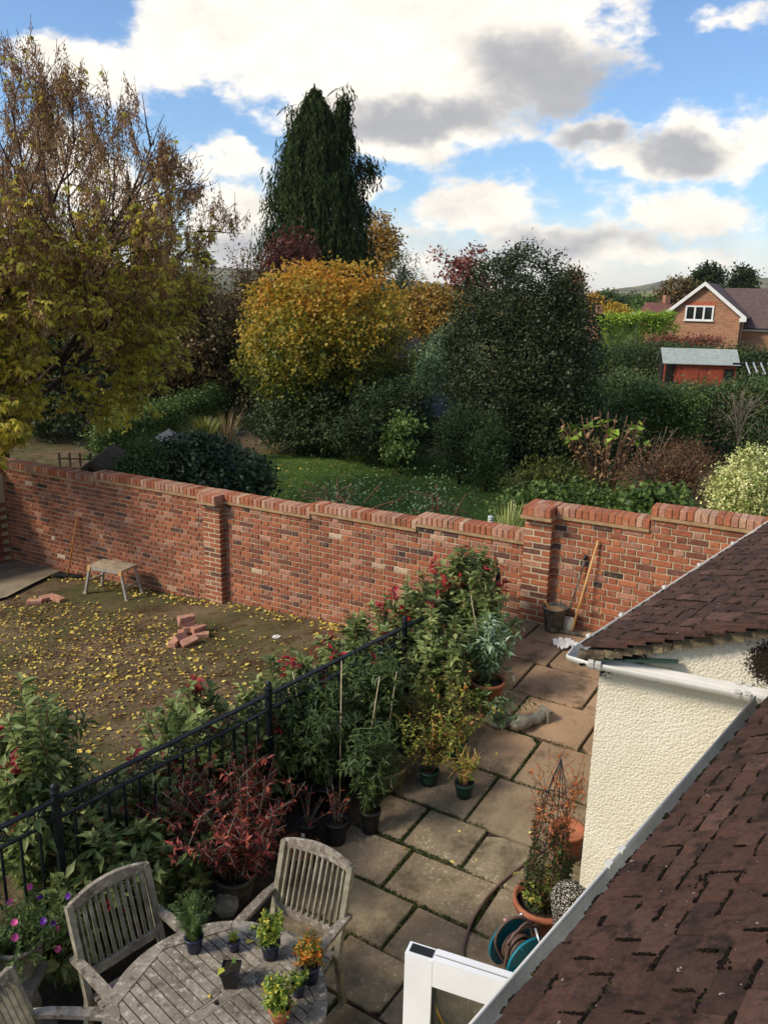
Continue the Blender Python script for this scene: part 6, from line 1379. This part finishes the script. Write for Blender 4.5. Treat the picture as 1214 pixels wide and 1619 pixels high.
# row of pots along the fence
q = gpatio(474, 1345); th = thing('plant_saucer', 'wide terracotta saucer under the black pot behind the chair', 'saucer', q); part('dish', MB().lathe([(.13, .0), (.165, .035), (.17, .05), (.158, .05), (.125, .014), (0, .012)], 26), M_TERRA, th, True)
q = gpatio(486, 1333); th = potted('potted_shrub', 'reddish sparse shrub in a black pot with a white label standing in the saucer', (q[0], q[1], q[2]+.014), .085, .19, M_BLACKP, rim=.03); shoot(th, G(21), .16, 9, .4, .25, .05, .05, .018, 'redshrub', M_TWIGG, start=.4, r0=.004, hv=.6, whorl=1, curve=.5)
part('label', MB().box((-.026, -.0835, .12), (.03, .003, .032), math.radians(-17)), M_WHITE, th)
q = gpatio(532, 1330); th = potted('potted_shrub', 'leafy shrub with reddish shoot tips in the middle black pot of the row', q, .095, .20, M_BLACKP, rim=.03); shoot(th, G(22), .17, 10, .35, .14, .035, .05, .02, 'redshrub', M_TWIGG, start=.3, r0=.004); 
q = gpatio(585, 1313); th = potted('potted_pepper', 'tall feathery green plant in the black pot next to the bare paving', q, .085, .20, M_BLACKP, rim=.03); shoot(th, G(23), .17, 20, .95, .24, .024, .075, .022, 'pepper', M_STEMG, start=.12, r0=.005, side=6, sl=.2, droop=.8, hv=.35)
q = gpatio(520, 1290); th = potted('potted_pepper', 'drooping willow leaved plant rising between the bamboo canes', (q[0]-.05, q[1]+.15, q[2]), .12, .22, M_BLACKP); shoot(th, G(24), .19, 30, 1.0, .38, .022, .085, .020, 'pepper', M_STEMG, start=.12, r0=.005, side=6, sl=.24, droop=.9, hv=.35)
q = gpatio(470, 1270); th = potted('potted_pepper', 'dense drooping green plant between the iron post and the canes', (q[0]-.05, q[1]+.15, q[2]), .12, .22, M_BLACKP); shoot(th, G(25), .19, 30, .95, .36, .022, .085, .022, 'pepper', M_STEMG, start=.12, r0=.005, side=6, sl=.24, droop=.9, hv=.35)
q = gpatio(600, 1225); th = potted('potted_tomato', 'tomato plant with green fruit tied to a cane', (q[0]-.05, q[1]+.1, q[2]), .12, .22, M_BLACKP); s_ = shoot(th, G(26), .19, 24, 1.05, .34, .024, .08, .026, 'pepper', M_STEMG, start=.12, r0=.006, side=6, sl=.24, droop=.8, hv=.35, tones=(.2, 1))
M_TOM = simple('green_tomato', '#6d7d2c', '#8c9638', 6, .3, 0); rg = G(27)
for i in range(6): s = s_[rg.integers(len(s_))][4]; part('tomato', MB().blob(s+np.array((0, -.03, -.03)), .019, rg, 10, 6, .04), M_TOM, th, True)
q = gpatio(560, 1245); th = potted('potted_fern', 'yellowish fronded plant filling the gap behind the row of black pots', (q[0], q[1]+.1, q[2]), .13, .2, M_BLACKP); shoot(th, G(28), .17, 40, .55, .42, .022, .05, .014, 'mid', M_STEMG, start=.12, r0=.003, droop=.7, hv=.5, curve=.55, tones=(.1, .9))
# wicker edged bowl
q = gpatio(607, 1243); th = thing('wicker_planter', 'round mossy wicker bowl planter with pale fern fronds', 'planter', q)
part('bowl', MB().lathe([(.12, 0), (.18, .10), (.205, .20), (.215, .225), (.20, .24), (.185, .22), (.15, .12), (0, .08)], 26, wob=.03, rng=G(29)), simple('mossy_wicker', '#4a4528', '#7a7046', 14, .95, .7, 50, .02), th, True)
shoot(th, G(30), .1, 18, .3, .26, .02, .05, .012, 'grassy', M_STEMG, start=.1, r0=.002, hv=.5, curve=.6)
# grey stone bowl on a stand, near the fence
q = at(518, 1135, .95); q2 = gpatio(520, 1225); th = thing('stone_planter', 'grey stone bowl planter on a stem beside the fence', 'planter', (q[0], q[1], float(patio_z(q[0], q[1]))))
zt = .93-th.location[2]; part('bowl', MB().lathe([(.05, zt-.16), (.10, zt-.12), (.13, zt-.03), (.145, zt), (.13, zt+.005), (.11, zt-.03)], 22), M_STONE, th, True); part('stem', MB().lathe([(.11, 0), (.10, .05), (.045, .12), (.05, zt-.2), (.06, zt-.16)], 18), M_STONE, th, True); shoot(th, G(32), zt-.06, 14, .12, .12, .02, .04, .02, 'mid', start=.1, r0=.002)
# dried thatch-like tussock and the plants by it
q = gpatio(655, 1195); rng = G(33); th = thing('dried_tussock', 'mop of dried brown grass hanging between the potted shrubs', 'plant', (q[0], q[1]+.25, q[2])); V, F, T = [], [], []
for i in range(420):
    a = rng.random()*6.283; b0_ = np.array((rng.normal()*.06, rng.normal()*.06, .42)); e = np.array((math.cos(a)*.2*rng.random()+.02, math.sin(a)*.2*rng.random(), .05+.15*rng.random())); m = np.array((math.cos(a)*.16, math.sin(a)*.16, .46)); pts = bez(b0_, m, e, 5); s = np.array((-math.sin(a), math.cos(a), 0)); o = len(V)
    for k, p_ in enumerate(pts): V += [p_-s*.003, p_+s*.003]
    F += [(o+2*k, o+2*k+1, o+2*k+3, o+2*k+2) for k in range(4)]; T += [rng.random()*.7]*4
fol('blades', (np.array(V), np.array(F), np.array(T)), LM['tan'], th); part('stump', MB().lathe([(.07, 0), (.05, .2), (.08, .42), (0, .45)], 12), M_TWIG, th, True)
q = gpatio(678, 1238); th = potted('potted_blueberry', 'yellowing blueberry bush in a green pot with orange stems', q, .085, .13, M_GREENP); shoot(th, G(34), .11, 16, .70, .34, .022, .042, .018, 'blueberry', M_TWIG, start=.18, r0=.003, side=5, sl=.2, hv=.4, curve=.45)
q = gpatio(733, 1258); th = potted('potted_blueberry', 'smaller green leaved bush in the green pot nearest the bare paving', q, .082, .13, M_GREENP); shoot(th, G(35), .11, 12, .36, .20, .022, .045, .018, 'blueberry', M_HANDLE, start=.12, r0=.004, side=4, sl=.12, hv=.4, tones=(0, .75))
q = gpatio(722, 1205); th = potted('potted_blueberry', 'tall open bush with long orange stems behind the two green pots', (q[0], q[1]+.1, q[2]), .10, .16, M_GREENP); shoot(th, G(36), .13, 18, .85, .5, .024, .045, .02, 'blueberry', M_TWIG, start=.15, r0=.003, side=6, sl=.24, hv=.5, curve=.4)
th = thing('box_mound', 'low mound of fresh green leaves under the fence beyond the tomato plant', 'shrub', (*(FO+FD*3.35+FN*.42), float(patio_z(*(FO+FD*3.35))))); shoot(th, G(37), 0, 90, .55, .45, .02, .03, .018, 'bright', start=.2, whorl=2, r0=.003, hv=.5, curve=.55, base_r=.2, tones=(0, .6))
th = thing('box_mound', 'second low mound of fresh green leaves beside the terracotta pot of silver leaves', 'shrub', (*(FO+FD*4.0+FN*.62), float(patio_z(*(FO+FD*4.0))))); shoot(th, G(137), 0, 70, .45, .4, .02, .03, .018, 'bright', start=.2, whorl=2, r0=.003, hv=.5, curve=.55, base_r=.2, tones=(0, .6))
# silver leaved buddleia in a terracotta pot
q = gpatio(768, 1112); th = potted('potted_buddleia', 'silver leaved drooping shrub in a terracotta pot near the fence end', q, .17, .26, M_TERRA, rim=.08); shoot(th, G(38), .22, 16, .85, .36, .04, .085, .024, 'buddleia', M_STEMG, start=.2, whorl=2, r0=.006, side=4, sl=.22, droop=1.0, hv=.4, lean=(.12, 0))
q = gpatio(800, 1150); th = thing('trailing_shrub', 'leafy shoot arching out over the paving towards the stone baluster', 'shrub', (q[0]-.1, q[1], q[2])); shoot(th, G(39), 0, 8, .42, .32, .03, .07, .024, 'buddleia', M_STEMG, start=.2, whorl=2, r0=.004, droop=1.0, lean=(.12, -.03), tones=(0, .7))
# fallen stone baluster and flat stone
q = gpatio(835, 1150); d = np.array((.80, .45, 0)); d /= np.linalg.norm(d); R = np.stack([np.array((-d[1], d[0], 0)), np.array((0, 0, 1.)), d], 1)
th = thing('stone_baluster', 'turned stone baluster lying on its side on the paving', 'ornament', (q[0], q[1], q[2]+.075)); part('shaft', MB().lathe([(.03, -.2), (.05, -.17), (.072, -.10), (.06, -.02), (.045, .03), (.06, .08), (.055, .12), (.04, .15), (.06, .17)], 18, R=R), M_STONE, th, True); part('cap', MB().box(tuple(d*.195), (.05, .15, .15), math.atan2(d[1], d[0])), M_STONE, th)
q = gpatio(788, 1142); o = part('stone_disc', MB().lathe([(.13, 0), (.14, .03), (.12, .06), (0, .065)], 18, wob=.08, rng=G(40)), M_STONE, None, True); o.location = q; tag(o, 'flat round stone slab half hidden under the silver leaved shrub', 'stone')
# big terracotta pot with wire obelisk and climber
q = at(856, 1462, .12); q = np.array((q[0], q[1], 0.)); th = potted('potted_climber', 'thin orange leaved climber on a black wire obelisk in a big terracotta pot', q, .20, .34, M_TERRA, rim=.07, r0=.7); rng = G(41)
ob = MB(); apex = np.array((.05, .05, 1.40))
for k in range(6):
    a = 2*math.pi*k/6; ob.tube(bez((math.cos(a)*.14, math.sin(a)*.14, .3), (math.cos(a)*.13+.02, math.sin(a)*.13+.02, 1.0), apex, 8), .0033, 5)
for z, r_ in ((.55, .135), (.85, .12), (1.12, .09)): ob.tube([(math.cos(a)*r_+.02*z, math.sin(a)*r_+.02*z, z) for a in np.linspace(0, 6.283, 17)], .003, 5)
part('obelisk', ob, M_IRON, th, True)
st = []
for i in range(38):
    a = rng.random()*6.283; pts = [np.array((math.cos(a)*.1, math.sin(a)*.1, .3))]; zz = .3; 
    for k in range(9): a += rng.normal()*.5; zz += rng.uniform(.06, .16); r_ = .14*(1-zz/2.2)+rng.random()*.06+(.12 if k > 6 else 0)*rng.random(); pts.append(np.array((math.cos(a)*r_+.03*zz, math.sin(a)*r_+.03*zz, zz)))
    st.append(pts)
part('vines', stemmesh(st, .003, .0015, 4), M_TWIG, th); A, _ = leafy(rng, [s[4:] for s in st], .035, .03, .016, .1, 1, tpl=T4); fol('orange_leaves', A, LM['russet'], th)
A, _ = leafy(rng, [s[:6] for s in st], .03, .035, .018, .0, 2, tpl=T4); fol('green_leaves', A, LM['pepper'], th); st2 = stems(rng, 40, .30, .26, base_r=.14, hv=.4); st2 = [[p_+np.array((0, 0, .3)) for p_ in s] for s in st2]; A, _ = leafy(rng, st2, .022, .032, .02, .2, 2); stuff(fol('underplanting', A, LM['blueberry'], th))
q = gpatio(893, 1352); th = thing('tipped_pot', 'spare terracotta pot standing against the cream wall corner', 'pot', (q[0], q[1], q[2])); pot(th, .13, .24, M_TERRA, .7, False, .08)
# hose reel with hoses
M_TEAL = simple('teal_plastic', '#0c5c6c', '#127487', 6, .4, .03, 30); M_HOSE = simple('brown_hose', '#5b463c', '#6f584c', 8, .55, .1, 40); M_YEL = simple('yellow_hose', '#b07f14', '#cf9a22', 8, .5, .05, 40); M_CHROME = simple('silver_tube', '#a6a8a8', '#c2c4c4', 8, .3, 0, metal=.8)
q = at(822, 1508, .2); ax = np.array((.45, -.89, 0)); ax = ax/np.linalg.norm(ax)
th = thing('hose_reel', 'teal hose reel with a silver frame and brown hose wound on it', 'hose reel', (q[0], q[1], 0)); cz = .22
R = np.stack([np.array((-ax[1], ax[0], 0)), np.array((0, 0, 1.)), ax], 1)
for s_g in (-1, 1):
    fl = part('flange', MB().lathe([(.05, -.006), (.17, -.006), (.178, -.010), (.178, .010), (.17, .006), (.05, .006)], 28, tuple(ax*.10*s_g+np.array((0, 0, cz))), R=R), M_TEAL, th, True)
    for k in range(6):
        a = 2*math.pi*k/6; e = R @ np.array((math.cos(a)*.165, math.sin(a)*.165, .012*s_g)); b_ = R @ np.array((math.cos(a)*.05, math.sin(a)*.05, .012*s_g)); part('rib', MB().beam(b_+ax*.10*s_g+np.array((0, 0, cz)), e+ax*.10*s_g+np.array((0, 0, cz)), .012, .012, up=ax), M_TEAL, fl)
    part('frame', MB().tube([tuple(ax*.135*s_g+np.array((-.18*ax[1], .18*ax[0], .0))), tuple(ax*.135*s_g+np.array((0, 0, cz))), tuple(ax*.135*s_g+np.array((-.05*ax[1], .05*ax[0], .36))), tuple(ax*.07*s_g+np.array((-.05*ax[1], .05*ax[0], .44)))], .009, 7), M_CHROME, th, True)
part('hub', MB().lathe([(.055, -.10), (.055, .10)], 18, (0, 0, cz), R=R), M_TEAL, th, True); part('handle', MB().tube([tuple(-ax*.14+np.array((0, 0, cz+.10))), tuple(-ax*.19+np.array((0, 0, cz+.10)))], .014, 8), simple('pink_grip', '#b98a86', '#c99a94', 5, .5, 0), th, True)
co = [R @ np.array((math.cos(a)*(.085+.012*math.sin(a*.37)), math.sin(a)*(.085+.012*math.sin(a*.37)), -.08+.16*((a/6.283/4.5) % 1))) + np.array((0, 0, cz)) for a in np.linspace(0, 6.283*9, 220)]
part('wound_hose', MB().tube(co, .0095, 6), M_HOSE, th, True)
lo = [R @ np.array((math.cos(a)*(.15+.03*math.sin(a*1.7)), math.sin(a)*(.17+.02*math.cos(a*2.3)), -.03+.05*math.sin(a*.5))) + np.array((0, 0, cz+.03)) for a in np.linspace(.2, 6.283*2.4, 70)]
part('loose_coil', MB().tube(lo, .0095, 6), M_HOSE, th, True)
def spline(pts, n=10):
    pts = [np.array(p) for p in pts]; out = []
    for i in range(len(pts)-1):
        p0, p1, p2, p3 = pts[max(i-1, 0)], pts[i], pts[i+1], pts[min(i+2, len(pts)-1)]
        for t in np.linspace(0, 1, n, endpoint=False): out.append(.5*((2*p1)+(-p0+p2)*t+(2*p0-5*p1+4*p2-p3)*t*t+(-p0+3*p1-3*p2+p3)*t**3))
    return out+[pts[-1]]
def on_patio(pl, dz): return [np.array((gpatio(*p)[0], gpatio(*p)[1], gpatio(*p)[2]+dz)) for p in pl]
hp = spline(on_patio([(868, 1340), (815, 1378), (775, 1415), (748, 1455), (735, 1490), (732, 1515), (745, 1545), (775, 1560), (800, 1540)], .014)); b_ = hp[0].copy(); mb = MB().tube([p_-b_ for p_ in hp], .0105, 7); o = part('garden_hose', mb, M_HOSE, None, True); o.location = b_; tag(o, 'brown garden hose curving over the paving to the reel', 'hose')
hp = spline(on_patio([(755, 1548), (738, 1522), (715, 1520), (697, 1535), (682, 1560), (690, 1600), (712, 1640), (735, 1660)], .016)); b_ = hp[0].copy(); o = part('yellow_hose', MB().tube([p_-b_ for p_ in hp], .0095, 7), M_YEL, None, True); o.location = b_; tag(o, 'yellow hose looping on the paving behind the open door', 'hose')
q = gpatio(805, 1440); th = thing('weed_clump', 'low green weeds growing from the paving joint beside the hose reel', 'weeds', (q[0]-.05, q[1]+.02, 0)); shoot(th, G(50), 0, 60, .13, .22, .02, .04, .022, 'mid', start=.1, r0=.002, hv=.4, base_r=.2, tones=(.1, 1))
# canes
M_CANE = simple('bamboo_cane', '#9a8b6a', '#b8a986', 20, .6, .1, 40)
for i, (a, b, D, lab) in enumerate((((463, 1062), (478, 1160), None, 'pale bamboo cane tilting behind the iron post'), ((456, 1088), (475, 1165), None, 'short pale bamboo cane next to the tilting one'), ((540, 1045), (537, 1150), None, 'tall upright pale cane in the middle of the potted plants'), ((600, 1070), (585, 1170), None, 'brown cane carrying the tomato plant'), ((627, 1062), (615, 1115), None, 'thin pale cane beyond the tomato plant'), ((744, 940), (752, 1000), None, 'grey green cane tied to the fence near its end'))):
    tq = (a[0]-88)/337*1.83 if False else None
    g_ = gpatio(*[(497, 1260), (490, 1262), (537, 1290), (570, 1262), (603, 1230), (770, 1100)][i]); tp_ = on_plane(a[0], a[1], g_[:2], np.array((1., .0))); b_ = np.array(g_)
    o = part('bamboo_cane', MB().tube([(0, 0, 0), tuple(tp_-b_)], [.007, .005], 6), M_CANE, None, True); o.location = b_; tag(o, lab, 'cane', 'plant canes along the fence')
g_ = gpatio(340, 1290); a_ = on_plane(342, 1135, g_[:2], np.array((1., 0.))); hgt = a_[2]-g_[2]; mb = MB().tube([(-.11, 0, 0), (-.11, 0, hgt*.8), (-.08, 0, hgt*.95), (0, 0, hgt), (.08, 0, hgt*.95), (.11, 0, hgt*.8), (.11, 0, 0)], .006, 6); o = part('plant_hoop', mb, M_GREENP, None, True); o.location = g_; tag(o, 'green wire hoop support rising out of the red shrub', 'plant support')
rg = G(60)
# ------------------------------------------------------------------ leaf litter, grass, joint moss
def litter(name, n, region, zf, seed, lab, tones, size=(.03, .06), clus=0.):
    rng = np.random.default_rng(seed); P = []
    while len(P) < n:
        px, py = region(rng); q = (glawn if zf is lawn_z else gpatio)(px, py) if False else at(px, py, 0); z = float(zf(q[0], q[1])); q = at(px, py, z); q[2] = float(zf(q[0], q[1]))+.006+.012*rng.random(); P.append(q)
    P = np.array(P); D_ = rdir(rng, n)*np.array((1, 1, .25)); Nn = unit(np.array((0, 0, 1.))+rng.normal(size=(n, 3))*.35); l = rng.uniform(*size, n)
    o = stuff(fol(name, leaves(P, D_, Nn, l, l*rng.uniform(.45, .8, n), tones[0]+(tones[1]-tones[0])*rng.random(n)**.8, T5), LM['litter'], None)); return tag(o, lab, 'leaves')
def reg_lawn(rng):
    while True:
        px = rng.uniform(-40, 560); py = rng.uniform(905, 1330)
        if py > 1330-px*.55+0 and px > 60: continue
        if py < 905+.17*max(px-40, 0)+30: continue
        if px < 100 and py < 945: continue
        w = math.exp(-((px-150)/210)**2)*math.exp(-((py-1010)/110)**2)+.25*math.exp(-((px-20)/90)**2)+.10
        if rng.random() < w: return px, py
litter('leaf_litter', 1700, reg_lawn, lawn_z, 501, 'yellow fallen leaves scattered over the muddy lawn', (.5, 1.0), (.035, .075))
litter('leaf_litter', 3000, reg_lawn, lawn_z, 502, 'brown trodden fallen leaves on the muddy lawn', (0, .5), (.03, .06))
def reg_wall(rng):
    s = rng.uniform(-4.5, 2.4); o = abs(rng.normal())*.18+.03; p_ = WA+WD*s+WN*o; M_ = cam.matrix_world.inverted() @ Vector((p_[0], p_[1], float(lawn_z(p_[0], p_[1])))); return 607+FPX*M_.x/-M_.z, 809.5-FPX*M_.y/-M_.z
litter('leaf_litter', 420, reg_wall, lawn_z, 503, 'drift of yellow leaves along the foot of the brick wall', (.6, 1.0), (.04, .075))
litter('leaf_litter', 26, lambda r_: (r_.uniform(560, 900), r_.uniform(1100, 1500)), patio_z, 504, 'few stray yellow leaves on the paving', (.5, 1), (.02, .04))
litter('leaf_litter', 700, lambda r_: (r_.uniform(420, 800), r_.uniform(690, 800)), lambda x, y: lawn_z(x, y)+.03, 505, 'fallen leaves dotted over the green lawn beyond the wall', (.2, 1), (.05, .1))
# short grass on the muddy lawn
rng = G(510); n = 26000; X = rng.uniform(-7.5, .8, n); Y = rng.uniform(4.2, 13.5, n); t_, q_ = fcoord(X, Y); inside = (q_ < -.15) & ((X-WA[0])*WN[0]+(Y-WA[1])*WN[1] > .15); den = np.sin(X*1.3+.5)*np.cos(Y*1.1)+np.sin(X*.5-Y*.7); inside &= den+rng.normal(size=n)*.5 > .15
X, Y = X[inside], Y[inside]; n = len(X); P = np.stack([X, Y, lawn_z(X, Y)], 1); Dg = unit(rng.normal(size=(n, 3))*.5+np.array((0, 0, 1.)))
o = stuff(fol('grass', leaves(P, Dg, rdir(rng, n), rng.uniform(.02, .045, n), rng.uniform(.004, .007, n), rng.random(n)*.7), LM['grassy'], None)); tag(o, 'thin worn grass growing in the muddy lawn', 'grass')
rng = G(511); n = 90000; X = rng.uniform(-5.5, 5.8, n); Y = rng.uniform(12.2, 22, n); inside = ((X-WA[0])*WN[0]+(Y-WA[1])*WN[1] < -.7); X, Y = X[inside], Y[inside]; n = len(X); P = np.stack([X, Y, lawn_z(X, Y)+.015], 1)
o = stuff(fol('grass', leaves(P, unit(rng.normal(size=(n, 3))*.5+np.array((0, 0, 1.))), rdir(rng, n), rng.uniform(.04, .08, n), rng.uniform(.008, .014, n), rng.random(n)*.9), LM['bright'], None)); tag(o, 'green lawn grass beyond the brick wall', 'grass')
# moss and little weeds in the joints of the paving
rng = G(512); P = []
for cen, poly in SLABS:
    if not (-1.2 < cen[0] < 2.6 and 3.2 < cen[1] < 7.2): continue
    for i in range(len(poly)):
        a, b = poly[i], poly[(i+1) % len(poly)]; L_ = np.linalg.norm(b-a); c_ = (a+b)/2
        for k in range(int(L_*420)):
            p_ = a+(b-a)*rng.random(); w_ = math.sin(p_[0]*3.1+1)*math.cos(p_[1]*2.3)+.15
            if rng.random() < .25+.6*w_: o_ = (p_-cen)/np.linalg.norm(p_-cen)*abs(rng.normal())*.010; P.append((p_[0]+o_[0], p_[1]+o_[1]))
P = np.array(P); n = len(P); P = np.concatenate([P, (patio_z(P[:, 0], P[:, 1])-.006)[:, None]], 1)
o = stuff(fol('joint_moss', leaves(P, unit(rng.normal(size=(n, 3))*.8+np.array((0, 0, 1.))), rdir(rng, n), rng.uniform(.012, .03, n), rng.uniform(.006, .012, n), rng.random(n)), LM['moss'], None)); tag(o, 'green moss and seedlings growing in the paving joints', 'moss')
# ------------------------------------------------------------------ haze over the far country
tv = bpy.data.materials.new('haze_air'); tv.use_nodes = True; nt = tv.node_tree; nt.nodes.clear()
pv = nt.nodes.new('ShaderNodeVolumePrincipled'); pv.inputs['Color'].default_value = (.86, .92, 1.0, 1); pv.inputs['Density'].default_value = 1.2e-4; pv.inputs['Anisotropy'].default_value = .2
ov = nt.nodes.new('ShaderNodeOutputMaterial'); nt.links.new(pv.outputs[0], ov.inputs['Volume'])
hz_ = obj('haze', None) if False else None
mb = MB().box((0, 2200, 70), (10400, 5800, 150)); ho = stuff(part('haze', mb, tv, None)); tag(ho, 'thin pale air haze over the whole valley', 'haze')
